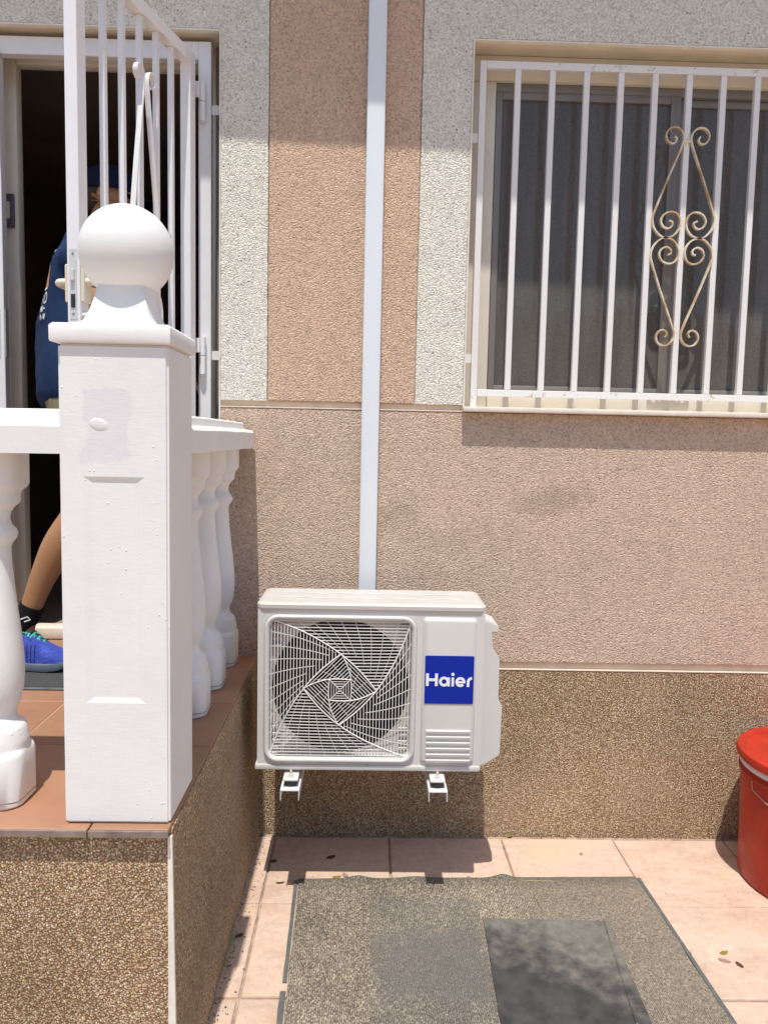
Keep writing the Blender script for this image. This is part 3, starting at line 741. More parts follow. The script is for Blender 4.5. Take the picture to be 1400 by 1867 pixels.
# wall brackets
BX = (-.222, .243)
for n_, x in enumerate(BX):
    ft = box('mounting_foot', x-.024, x+.024, -.452, -.36, .4050, .4088, MT['ac'], ac, .004, 2)
    bm = bmesh.new(); add_lathe(bm, [(.011, .4089), (.011, .411), (.0075, .4112), (.0075, .4175), (.004, .418), (.004, .429), (.003, .431)], x, -.428, 6 if False else 12); link('nut', bm, MT['metalplate'], ft, smooth=30)
    br = thing('wall_bracket', ['white wall bracket under the fan side of the air conditioner', 'white wall bracket under the blue badge end of the air conditioner'][n_], 'bracket', (x, -.01, .36), 'brackets carrying the air conditioner')
    bm = bmesh.new()
    add_box(bm, x-.027, x+.027, -.47, -.001, .3805, .3835); add_box(bm, x-.0295, x-.0272, -.47, -.001, .350, .3835); add_box(bm, x+.0272, x+.0295, -.47, -.001, .350, .3835)
    link('arm', bm, MT['bracket'], br)
    box('upright', x-.024, x+.024, -.022, -.0005, .384, .88, MT['bracket'], br, .001, 1)
    for yy in (-.428, -.19):
        bm = bmesh.new(); add_lathe(bm, [(.017, .3838), (.0205, .387), (.0205, .401), (.017, .4046)], x, yy, 20); link('rubber_foot', bm, MT['rubber'], br, smooth=40)

# ================================================================== TERRACE
TZ = .685
ter = thing('terrace', 'raised entrance terrace clad in brown pebbles with terracotta floor tiles', 'terrace', (-1.2, -.65, 0))
SX, SY = -.385, -1.300
def pface(name, pts, m):
    bm = bmesh.new(); bm.faces.new([bm.verts.new(p) for p in pts]); return link(name, bm, m, ter)
bm = bmesh.new(); add_box(bm, -2.9, SX-.012, SY+.012, -.014, -.03, .66); link('terrace_core', bm, MT['plaster'], ter)
bm = bmesh.new(); add_box(bm, -2.9, SX-.008, SY, SY+.0115, -.03, .664); link('front_wall', bm, MT['brown'], ter)
bm = bmesh.new(); add_loft(bm, [[(SX-.0115, SY+.006, -.03), (SX+.010, SY+.006, -.03), (SX, SY+.006, .676), (SX-.0115, SY+.006, .676)], [(SX-.0115, -.0155, -.03), (SX+.010, -.0155, -.03), (SX, -.0155, .676), (SX-.0115, -.0155, .676)]])
bmesh.ops.recalc_face_normals(bm, faces=bm.faces[:]); link('side_wall', bm, MT['brown'], ter)
bm = bmesh.new(); add_loft(bm, [[(SX-.0075, SY-.003, -.02), (SX+.0115, SY-.003, -.02), (SX+.0115, SY+.0055, -.02), (SX-.0075, SY+.0055, -.02)], [(SX-.0075, SY-.003, .664), (SX+.0012, SY-.003, .664), (SX+.0012, SY+.0055, .664), (SX-.0075, SY+.0055, .664)]])
link('corner_bead', bm, MT['bead'], ter)
for x0, x1 in ((-1.358, -1.216), (-1.212, -.884), (-.880, -.530)): box('floor_tile', x0, x1, -.008, .1635, .6705, TZ, MT['terra'], ter, .002, 1)
box('tile_bed', -1.358, -.530, .0125, .1635, .665, .6815, MT['grout'], ter)
bed = box('tile_bed', -2.9, SX-.0125, SY+.013, -.014, .6605, .6825, MT['grout'], ter)
tm = {}
ys = [-.012, -.213, -.545, -.877, -1.316]
xs = [SX-.001, -.55, -.882, -1.214, -1.546, -1.878, -2.21, -2.542, -2.9]
for j in range(4):
    for i in range(8):
        x1, x0, y1, y0 = xs[i]-.002, xs[i+1]+.002, ys[j]-.002, ys[j+1]+.002
        key = (round(x1-x0, 4), round(y1-y0, 4))
        if key not in tm:
            bm = bmesh.new(); add_box(bm, 0, key[0], -key[1], 0, -.012, 0, .002, 1); me = bpy.data.meshes.new('floor_tile'); bm.to_mesh(me); bm.free(); me.materials.append(MT['terra']); tm[key] = me
        o = linkme('floor_tile', tm[key], None, ter); o.location = (x0, y1, TZ+random.uniform(-.0006, .0006))
for i in range(8):
    box('edge_tile', xs[i+1]+.0015, xs[i]-.0015, -1.3205, -1.3165, .6690, .6838, MT['terraedge'], ter, .001, 1)

# ================================================================== BALUSTRADE
bal = thing('balustrade', 'white painted terrace balustrade with turned balusters and a ball-topped corner post', 'balustrade', (-.5, -1.19, TZ))
PX0, PX1, PY0, PY1 = -.604, -.390, -1.292, -1.080
bm = bmesh.new()
# shaft with a sunk panel in the street face
zb, zt = TZ+.001, 1.656; fx = lambda z: PX0+.0, 
def P_(x, y, z): return bm.verts.new((x, y, z))
O = [P_(PX0, PY0, zb), P_(PX1, PY0, zb), P_(PX1, PY0, zt), P_(PX0, PY0, zt)]
I = [P_(-.557, PY0, .940), P_(-.438, PY0, .940), P_(-.438, PY0, 1.398), P_(-.557, PY0, 1.398)]
F = [P_(-.541, PY0+.004, .950), P_(-.454, PY0+.004, .950), P_(-.454, PY0+.004, 1.3905), P_(-.541, PY0+.004, 1.3905)]
for i in range(4):
    j = (i+1) % 4; bm.faces.new((O[i], O[j], I[j], I[i])); bm.faces.new((I[i], I[j], F[j], F[i]))
bm.faces.new(F)
Bk = [P_(PX0, PY1, zb), P_(PX1, PY1, zb), P_(PX1, PY1, zt), P_(PX0, PY1, zt)]
bm.faces.new((O[1], Bk[1], Bk[2], O[2])); bm.faces.new((Bk[0], O[0], O[3], Bk[3])); bm.faces.new(list(reversed(Bk))); bm.faces.new((O[3], O[2], Bk[2], Bk[3])); bm.faces.new((O[1], O[0], Bk[0], Bk[1]))
bmesh.ops.recalc_face_normals(bm, faces=bm.faces[:])
sel = [e for e in bm.edges if len(set(e.verts) & set(O+Bk)) == 2]
bmesh.ops.bevel(bm, geom=sel, offset=.005, segments=3, affect='EDGES')
post = link('post', bm, MT['white'], bal)
PCX, PCY = -.500, -1.186
def sqr(h, rd, z, n=8):
    """square section that rounds towards a circle: rd 0..1"""
    out = []
    for i in range(4*n):
        a = 2*math.pi*i/(4*n); c_, s_ = math.cos(a), math.sin(a); t = 1/max(abs(c_), abs(s_)); t = t*(1-rd)+rd
        out.append((PCX+h*c_*t, PCY+h*s_*t, z))
    return out
bm = bmesh.new()
add_loft(bm, [sqr(.108, .0, 1.6565), sqr(.115, .0, 1.6585), sqr(.1165, .01, 1.663), sqr(.1165, .01, 1.688), sqr(.1155, .01, 1.690), sqr(.111, .01, 1.6945), sqr(.084, .01, 1.6975), sqr(.075, .02, 1.6995), sqr(.0685, .04, 1.7055), sqr(.0635, .08, 1.716), sqr(.060, .16, 1.730), sqr(.0580, .35, 1.748), sqr(.0572, .6, 1.765), sqr(.057, .9, 1.785)])
bmesh.ops.recalc_face_normals(bm, faces=bm.faces[:]); cap_ = link('post_cap', bm, MT['white'], post, smooth=32)
bm = bmesh.new(); bmesh.ops.create_uvsphere(bm, u_segments=48, v_segments=28, radius=.0945)
for v in bm.verts: v.co = Vector((PCX, PCY, 1.853))+v.co*(1+.004*noise.noise(v.co*14))
link('ball_finial', bm, MT['white'], post, smooth=True)
# old plaster blister on the post face
bm = bmesh.new(); bmesh.ops.create_uvsphere(bm, u_segments=24, v_segments=10, radius=1)
for v in bm.verts: v.co = Vector((-.526+v.co.x*.0225, PY0+.0018+v.co.y*.0036, 1.500+v.co.z*.0145-v.co.x*.003))
link('paint_blister', bm, MT['white'], post, smooth=True)
# hand rails
def rail_prof(c, b=1.4405): return [(c-.097, b), (c-.0975, b+.054), (c-.090, b+.062), (c-.062, b+.066), (c-.060, b+.086), (c-.054, b+.090), (c+.054, b+.090), (c+.060, b+.086), (c+.062, b+.066), (c+.090, b+.062), (c+.0975, b+.054), (c+.097, b)]
def wob(P, k): return [(x+.0012*noise.noise(Vector((x*9, y*9, z*9+k))), y+.0012*noise.noise(Vector((x*9+4, y*9, z*9+k))), z+.0015*noise.noise(Vector((x*7, y*7+9, z*7+k)))) for x, y, z in P]
bm = bmesh.new(); add_loft(bm, [wob([(x, y, z) for x, z in rail_prof(-.499)], 0) for y in [PY1-.002+i*(1.0605-.0)/18 for i in range(19)]]); bmesh.ops.recalc_face_normals(bm, faces=bm.faces[:]); link('side_rail', bm, MT['white'], bal, smooth=28)
bm = bmesh.new(); add_loft(bm, [wob([(x, y, z) for y, z in rail_prof(-1.181)], 3) for x in [PX0+.002-i*.13 for i in range(11)]]); bmesh.ops.recalc_face_normals(bm, faces=bm.faces[:]); link('front_rail', bm, MT['white'], bal, smooth=28)
def baluster_mesh():
    bm = bmesh.new()
    def s_(h, rd, z):
        out = []
        for i in range(32):
            a = 2*math.pi*(i+.5)/32; c_, q = math.cos(a), math.sin(a); t = 1/max(abs(c_), abs(q)); t = min(t, 1.16); t = t*(1-rd)+rd; out.append((h*c_*t, h*q*t, z))
        return out
    L = [(.060, 0, .686), (.063, 0, .690), (.063, 0, .792), (.060, .05, .802), (.059, .6, .806), (.061, 1, .812), (.061, 1, .826), (.058, 1, .834), (.057, 1, .846), (.052, 1, .856), (.040, 1, .866), (.0355, 1, .878), (.038, 1, .890), (.046, 1, .905), (.0520, 1, .935), (.0545, 1, .970), (.0535, 1, 1.005), (.049, 1, 1.055), (.0425, 1, 1.11), (.037, 1, 1.165), (.0335, 1, 1.21), (.0325, 1, 1.238), (.036, 1, 1.247), (.044, 1, 1.258), (.0465, 1, 1.267), (.044, 1, 1.276), (.036, 1, 1.285), (.0315, 1, 1.298), (.0335, 1, 1.312), (.042, 1, 1.325), (.0525, 1, 1.334), (.0535, 1, 1.352), (.055, .6, 1.360), (.059, .1, 1.366), (.0625, 0, 1.374), (.0625, 0, 1.4402)]
    add_loft(bm, [s_(*q) for q in L]); bmesh.ops.recalc_face_normals(bm, faces=bm.faces[:])
    me = bpy.data.meshes.new('baluster'); bm.to_mesh(me); bm.free(); me.materials.append(MT['white'])
    for p in me.polygons: p.use_smooth = True
    me.set_sharp_from_angle(angle=R(38)); return me
bme = baluster_mesh()
bm = bmesh.new(); P8 = []
for i in range(32):
    a = 2*math.pi*(i+.5)/32; c_, q = math.cos(a), math.sin(a); t = min(1/max(abs(c_), abs(q)), 1.16); P8.append((c_*t, q*t))
add_loft(bm, [[(x*h_, y*h_, z+.0012*math.sin(9*x+4*y)) for x, y in P8] for h_, z in ((.0628, .6985), (.0634, .6990), (.0634, .7006), (.0628, .7011))], cap=False)
lineme = bpy.data.meshes.new('dark_line'); bm.to_mesh(lineme); bm.free(); lineme.materials.append(MT['terraedge'])
for x, y in ((-.507, -.122), (-.507, -.372), (-.507, -.622), (-.507, -.872), (-.785, -1.181), (-1.035, -1.181), (-1.285, -1.181), (-1.535, -1.181)):
    o = linkme('baluster', bme, None, bal); o.location = (x, y, 0)
    ln = linkme('dark_line', lineme, None, o); ln.matrix_parent_inverse = Matrix(); o.rotation_euler = (0, 0, random.uniform(-.03, .03))

# ================================================================== DOOR GATE
gfz = thing('gate_frame', 'white steel frame fixed inside the doorway opening', 'door frame', (-.95, .05, TZ))
box('jamb', -.611, -.567, .040, .080, TZ+.001, 2.842, MT['metal'], gfz, .002, 1)
fj = box('jamb', -1.345, -1.299, .040, .080, TZ+.001, 2.842, MT['metal'], gfz, .002, 1)
box('head', -1.2988, -.6112, .041, .079, 2.782, 2.842, MT['metal'], gfz, .002, 1)
box('strike_plate', -1.2988, -1.2970, .046, .074, 1.745, 1.915, MT['metalplate'], gfz)
box('strike_plate', -1.330, -1.312, .0385, .0398, 1.745, 1.915, MT['metalplate'], gfz)
for z in (1.77, 2.62): box('fixing_tab', -.5668, -.5295, .055, .059, z-.016, z+.016, MT['metal'], gfz)
bm = bmesh.new(); add_lathe(bm, [(.008, 2.735), (.013, 2.74), (.013, 2.79), (.008, 2.795)], -1.305, .03, 14); link('bumper', bm, MT['metal'], gfz, smooth=40)
gate = thing('door_gate', 'open white steel bar gate with ivory lever handle and scroll ornament', 'gate', (-.625, -.005, TZ+.04))
H = Vector((-.625, -.005, 0)); Ld = Vector((-.165, -.685, 0)).normalized(); Nn = Vector((Ld.y, -Ld.x, 0))
if Nn.x < 0: Nn = -Nn
def gbox(name, u0, u1, w0, w1, z0, z1, m, parent, bev=.0015):
    bm = bmesh.new(); add_box(bm, u0, u1, w0, w1, z0, z1, bev, 1)
    for v in bm.verts: v.co = H+Ld*v.co.x+Nn*v.co.y+Vector((0, 0, v.co.z))
    bmesh.ops.recalc_face_normals(bm, faces=bm.faces[:])
    return link(name, bm, m, parent, smooth=30)
GZ0, GZ1 = .735, 2.772; GH = .0185
gbox('hinge_stile', .008, .048, -GH, GH, GZ0, GZ1, MT['metal'], gate)
ls = gbox('lock_stile', .660, .702, -GH, GH, GZ0, GZ1, MT['metal'], gate)
gbox('top_rail', .0485, .6595, -GH+.0005, GH-.0005, GZ1-.04, GZ1-.0005, MT['metal'], gate)
gbox('bottom_rail', .0485, .6595, -GH+.0005, GH-.0005, GZ0+.0005, GZ0+.04, MT['metal'], gate)
for u in (.150, .248, .350, .450, .548): gbox('bar', u-.0085, u+.0085, -.0085, .0085, GZ0+.041, GZ1-.041, MT['metal'], gate)
GORN = [(-.040, .312), (-.050, .322), (-.053, .338), (-.044, .352), (-.028, .354), (-.016, .340), (-.013, .315), (-.022, .25), (-.055, .05), (-.083, -.14), (-.092, -.20), (-.084, -.25), (-.055, -.282), (-.026, -.262), (-.018, -.225), (-.034, -.195), (-.058, -.200), (-.064, -.225), (-.048, -.238)]
for sx in (1, -1):
    for k_ in (0, 1):
        bm = bmesh.new(); pts = [H+Ld*(.350+sx*dx)+Nn*.0170+Vector((0, 0, 2.222+(dz if k_ == 0 else -.57-dz))) for dx, dz in catmull(GORN, 5)]
        add_ribbon(bm, pts, .0045, .0165, Nn); bmesh.ops.recalc_face_normals(bm, faces=bm.faces[:]); link('scroll', bm, MT['metal'], gate, smooth=40)
if False: ornament('scroll', lambda u, v: H+Ld*(.350+u)+Nn*.0205+Vector((0, 0, 1.985+v)), Nn, gate, MT['metal'], zs=1.62, xs=.98, dw=.0235, cut=4)
# lock: faceplate on the free edge, latch, keeper slot
gbox('lock_plate', .7021, .7035, -.011, .011, 1.785, 1.968, MT['metalplate'], ls, 0)
gbox('latch', .7035, .712, -.006, .006, 1.885, 1.915, MT['metalplate'], ls, .001)
gbox('deadbolt', .7035, .7055, -.006, .006, 1.815, 1.850, MT['rubber'], ls, 0)
for z in (1.955, 1.798):
    gbox('plate_screw', .7035, .7042, -.003, .003, z-.003, z+.003, MT['alu'], ls, 0)
for s in (-1, 1):
    a, b = (GH+.0002, GH+.010) if s > 0 else (-GH-.010, -GH-.0002)
    es = gbox('handle_plate', .662, .700, a, b, 1.83, 1.93, MT['ivory'], gate, .003)
    bm = bmesh.new()
    pp = [H+Ld*.682+Nn*(s*(GH+.010))+Vector((0, 0, 1.885)), H+Ld*.682+Nn*(s*(GH+.030))+Vector((0, 0, 1.885)), H+Ld*.676+Nn*(s*(GH+.040))+Vector((0, 0, 1.884)), H+Ld*.62+Nn*(s*(GH+.044))+Vector((0, 0, 1.882)), H+Ld*.575+Nn*(s*(GH+.042))+Vector((0, 0, 1.880))]
    add_tube(bm, catmull(pp, 4), [.011+.0*i for i in range(17)], 10); link('lever', bm, MT['ivory'], es, smooth=50)
bm = bmesh.new()
add_tube(bm, [H+Ld*.684+Nn*(GH)+Vector((0, 0, 1.795)), H+Ld*.684+Nn*(GH+.022)+Vector((0, 0, 1.795))], .010, 12); link('key_cylinder', bm, MT['metalplate'], ls, smooth=40)
for z in (2.635, 1.765):
    bm = bmesh.new(); add_tube(bm, [(-.594, .027, z-.065), (-.594, .027, z-.001)], .0115, 14); hg = link('hinge', bm, MT['metal'], gate, smooth=40)
    bm = bmesh.new(); add_tube(bm, [(-.594, .027, z+.001), (-.594, .027, z+.065)], .0115, 14); link('hinge_barrel', bm, MT['metal'], hg, smooth=40)
    bm = bmesh.new(); add_tube(bm, [(-.594, .027, z-.072), (-.594, .027, z-.066)], .006, 10); link('hinge_pin', bm, MT['metal'], hg, smooth=40)
    box('hinge_leaf', -.622, -.600, .004, .016, z+.01, z+.06, MT['metal'], hg)

# ================================================================== DOORMAT ON THE TERRACE
dm = thing('doormat', 'dark grey ribbed doormat on the terrace tiles before the open door', 'doormat', (-1.03, -.25, TZ+.001))
box('mat_field', -1.285, -.765, -.43, -.03, TZ+.0015, TZ+.0085, MT['doormat'], dm, .002, 1)
for a in ((-1.302, -.748, -.447, -.4305), (-1.302, -.748, -.0295, -.013), (-1.302, -1.2855, -.4304, -.0296), (-.7645, -.748, -.4304, -.0296)): box('mat_border', a[0], a[1], a[2], a[3], TZ+.0015, TZ+.0055, MT['matedge'], dm, .0015, 1)

# ================================================================== PERSON
per = thing('person', 'person in navy shirt, khaki shorts and blue trainers stooping in the doorway', 'person', (-1.05, -.2, TZ+.01))
V = []; Ed = []
def jv(x, y, z, r, r2=None, p=None):
    V.append((x, y, z, r, r2 or r)); i = len(V)-1
    if p is not None: Ed.append((p, i))
    return i
pel = jv(-.985, -.12, 1.61, .075, .09)
bel = jv(-1.000, -.09, 1.73, .085, .11, pel); chs = jv(-1.002, -.03, 1.91, .09, .125, bel); upc = jv(-.995, .02, 2.07, .08, .11, chs)
nk = jv(-.972, .075, 2.185, .050, .052, upc)
HC = Vector((-.952, .15, 2.335))
hd0 = jv(HC.x-.012, HC.y-.005, HC.z-.06, .062, .06, nk); hd1 = jv(HC.x, HC.y, HC.z, .092, .074, hd0); hd2 = jv(HC.x-.002, HC.y, HC.z+.065, .086, .072, hd1)
jaw = jv(HC.x+.044, HC.y, HC.z-.055, .040, .036, hd0); nose = jv(HC.x+.101, HC.y, HC.z-.015, .010, .012, hd1)
def arm(sy, sx, sy0, ex, ey, ez, hx, hy, hz):
    sh = jv(sx, sy0, 2.055, .055, .055, upc); el = jv(ex, ey, ez, .040, .040, sh); fa = jv((ex+hx)/2-.01, (ey+hy)/2, (ez+hz)/2, .038, .036, el); wr = jv(hx, hy, hz, .026, .022, fa)
    d = (Vector((hx, hy, hz))-Vector(V[fa][:3])).normalized()
    side = Vector((0, 1, 0)); pl = Vector((hx, hy, hz))+d*.05; pm = jv(*pl, .034, .017, wr)
    for q, (o_, ln) in enumerate(((-.030, .062), (-.010, .075), (.010, .071), (.030, .055))):
        a = pl+d*.035+side*o_; b = a+d*ln*.45+Vector((0, 0, -.006)); c = b+d*ln*.4+Vector((0, 0, -.022))
        ka = jv(*a, .0095, .009, pm); kb = jv(*b, .0088, .0085, ka); jv(*c, .0075, .0072, kb)
    th = Vector((hx, hy, hz))+d*.025+side*(.038*(-sy)); t1 = jv(*th, .012, .011, wr); jv(*(th+d*.045+Vector((0, 0, -.012))), .0095, .009, t1)
arm(-1, -.965, -.135, -.870, -.19, 1.865, -.735, -.17, 1.66); arm(1, -.955, .17, -.86, .19, 1.86, -.70, .12, 1.72)
hipL = jv(-.970, -.195, 1.555, .070, .070, pel); knL = jv(-.930, -.215, 1.245, .058, .056, hipL); cf = jv(-1.020, -.225, 1.105, .060, .056, knL); caL = jv(-1.078, -.228, .985, .043, .041, cf); anL = jv(-1.125, -.23, .862, .034, .033, caL); ftL = jv(-1.14, -.235, .775, .034, .034, anL); toL = jv(-1.03, -.245, .728, .022, .032, ftL)
hipR = jv(-.965, -.035, 1.555, .070, .070, pel); knR = jv(-.80, -.06, 1.20, .058, .056, hipR); cfR = jv(-.80, -.05, 1.05, .055, .052, knR); anR = jv(-.815, -.045, .84, .034, .033, cfR); ftR = jv(-.81, -.04, .77, .034, .034, anR); toR = jv(-.70, -.05, .728, .022, .032, ftR)
body = skin('body', V, Ed, pel, MT['skin'], per, 2)
for sy in (-1, 1):
    bm = bmesh.new(); bmesh.ops.create_uvsphere(bm, u_segments=12, v_segments=8, radius=.012)
    for v in bm.verts: v.co += HC+Vector((.078, sy*.031, .008))
    link('eye', bm, MT['eyewhite'], body, smooth=True)
    bm = bmesh.new(); bmesh.ops.create_uvsphere(bm, u_segments=14, v_segments=8, radius=1)
    for v in bm.verts: v.co = HC+Vector((-.006+v.co.x*.020, sy*.078+v.co.y*.010, -.005+v.co.z*.032))
    link('ear', bm, MT['skin'], body, smooth=True)
bm = bmesh.new(); add_tube(bm, [HC+Vector(q) for q in ((.076, -.025, -.058), (.084, 0, -.060), (.076, .025, -.058))], .006, 8); link('mouth', bm, MT['skin'], body, smooth=True)
# hair round the back of the head, cap with peak
bm = bmesh.new(); bmesh.ops.create_uvsphere(bm, u_segments=24, v_segments=14, radius=1)
for v in bm.verts: v.co = HC+Vector((-.022+v.co.x*.093, v.co.y*.079, .005+v.co.z*.07))
link('hair', bm, MT['hair'], body, smooth=True)
bm = bmesh.new(); bmesh.ops.create_uvsphere(bm, u_segments=28, v_segments=16, radius=1)
bmesh.ops.delete(bm, geom=[v for v in bm.verts if v.co.z < -.05], context='VERTS')
for v in bm.verts: v.co = HC+Vector((v.co.x*.116, v.co.y*.092, .018+v.co.z*.100+v.co.x*-.012))
bmesh.ops.solidify(bm, geom=bm.faces[:], thickness=.004); cp = link('cap', bm, MT['cap'], per, smooth=60)
bm = bmesh.new(); rows = []
for i in range(6):
    rr = .0+i*.016; rows.append([HC+Vector((.096+rr*(1-.25*abs(j-5)/5)-.05*abs((j-5)/5)**2, (j-5)*.0145*(1+.02*i), .012-.05*(rr/.08)*.55-.012*((j-5)/5)**2)) for j in range(11)])
add_loft(bm, rows, close=False, cap=False); bmesh.ops.solidify(bm, geom=bm.faces[:], thickness=.004); link('peak', bm, MT['cap'], cp, smooth=60)
# shirt
SV = []; SE = []
def sv(x, y, z, r, r2=None, p=None):
    SV.append((x, y, z, r, r2 or r)); i = len(SV)-1
    if p is not None: SE.append((p, i))
    return i
s0 = sv(-.985, -.125, 1.55, .118, .150); s00 = sv(-.988, -.120, 1.605, .135, .165, s0); s1 = sv(-1.003, -.095, 1.70, .136, .165, s00); s2 = sv(-1.006, -.045, 1.88, .136, .165, s1); s3 = sv(-.993, .005, 2.03, .128, .165, s2); s4 = sv(-.975, .035, 2.135, .092, .112, s3); s5 = sv(-.966, .055, 2.175, .064, .066, s4)
for sx, y0, ex, ey, ez in ((-.965, -.140, -.895, -.175, 1.975), (-.955, .172, -.890, .19, 1.975)):
    a = sv(sx, y0, 2.045, .070, .070, s3); b = sv(ex-.015, ey, ez+.035, .062, .062, a); sv(ex, ey, ez-.005, .062, .062, b)
shirt = skin('shirt', SV, SE, s0, MT['navy'], per, 3)
for v in shirt.data.vertices:      # hang and folds
    q = v.co; f = noise.noise(Vector((q.x*8, q.y*8, q.z*5)))*.016+noise.noise(Vector((q.x*19+q.z*9, q.y*19, q.z*12)))*.008
    d = Vector((q.x+.99, q.y+.06, 0)); d = d.normalized() if d.length > 1e-4 else Vector((1, 0, 0)); v.co = q+d*f
# print on the back of the shirt, laid on its surface
bt = BVHTree.FromPolygons([v.co.copy() for v in shirt.data.vertices], [list(p.vertices) for p in shirt.data.polygons])
PD = Vector((.80, .60, 0)); PT = Vector((.60, -.80, 0)); PA = Vector((-1.115, -.135, 0))+PT*.045
def onshirt(t, z, off=.0022):
    """point of the print, t metres round the back towards the near side"""
    h = bt.ray_cast(PA+PT*t-PD*.6+Vector((0, 0, z)), PD)
    return (h[0]-PD*off) if h[0] is not None else PA+PT*t+Vector((0, 0, z))
def patch(t0, t1, z0, z1, m, off=.0022, ny=8, nz=5):
    bm = bmesh.new(); rows = [[onshirt(t0+(t1-t0)*i/ny, z0+(z1-z0)*j/nz, off) for i in range(ny+1)] for j in range(nz+1)]
    add_loft(bm, rows, close=False, cap=False); link('print', bm, m, shirt, smooth=True)
patch(-.16, .012, 2.025, 2.065, MT['teal']); patch(-.16, .010, 1.962, 2.024, MT['orange']); patch(.0105, .0145, 1.957, 2.03, MT['pwhite']); patch(-.16, .010, 1.953, 1.960, MT['pwhite'], .003); patch(-.06, .020, 2.078, 2.084, MT['pwhite'])
def pst(seg_):
    for (ta, za, tb, zb_) in seg_:
        bm = bmesh.new(); n = 4; wd = .0028; L1 = []; L2 = []
        for i in range(n+1):
            t = i/n; y, z = ta+(tb-ta)*t, za+(zb_-za)*t; dy, dz = tb-ta, zb_-za; l = math.hypot(dy, dz); px, pz = -dz/l*wd, dy/l*wd
            L1.append(onshirt(y+px, z+pz)); L2.append(onshirt(y-px, z-pz))
        add_loft(bm, [L1, L2], close=False, cap=False); link('print_letter', bm, MT['pwhite'], shirt)
def ring(cy, cz, ry, rz, n=10): return [(cy+ry*math.cos(2*math.pi*i/n), cz+rz*math.sin(2*math.pi*i/n), cy+ry*math.cos(2*math.pi*(i+1)/n), cz+rz*math.sin(2*math.pi*(i+1)/n)) for i in range(n)]
pst(ring(.000, 1.925, .014, .018))
pst([(-.034, 1.908, -.034, 1.942)])
pst([(-.022, 1.879, -.022, 1.899), (-.022, 1.899, -.008, 1.879), (-.008, 1.879, -.008, 1.899), (.002, 1.889, .010, 1.889)])
pst([(-.026, 1.853, -.019, 1.871), (-.019, 1.871, -.012, 1.853), (-.005, 1.861, .001, 1.861), (.006, 1.871, .011, 1.853), (.011, 1.853, .016, 1.871)])
# shorts
KV = []; KE = []
def kv(x, y, z, r, r2=None, p=None):
    KV.append((x, y, z, r, r2 or r)); i = len(KV)-1
    if p is not None: KE.append((p, i))
    return i
k0 = kv(-.968, -.12, 1.565, .122, .15); k1 = kv(-.980, -.12, 1.66, .110, .138, k0); kv(-.985, -.12, 1.72, .10, .13, k1)
for y, hx, kx, kz in ((-.200, -.955, -.905, 1.335), (-.04, -.950, -.85, 1.34)):
    a = kv(hx, y, 1.50, .100, .100, k0); b = kv((hx+kx)/2+.01, y, 1.41, .090, .090, a); kv(kx, y, kz-.03, .086, .086, b)
skin('shorts', KV, KE, k0, MT['khaki'], per, 2)
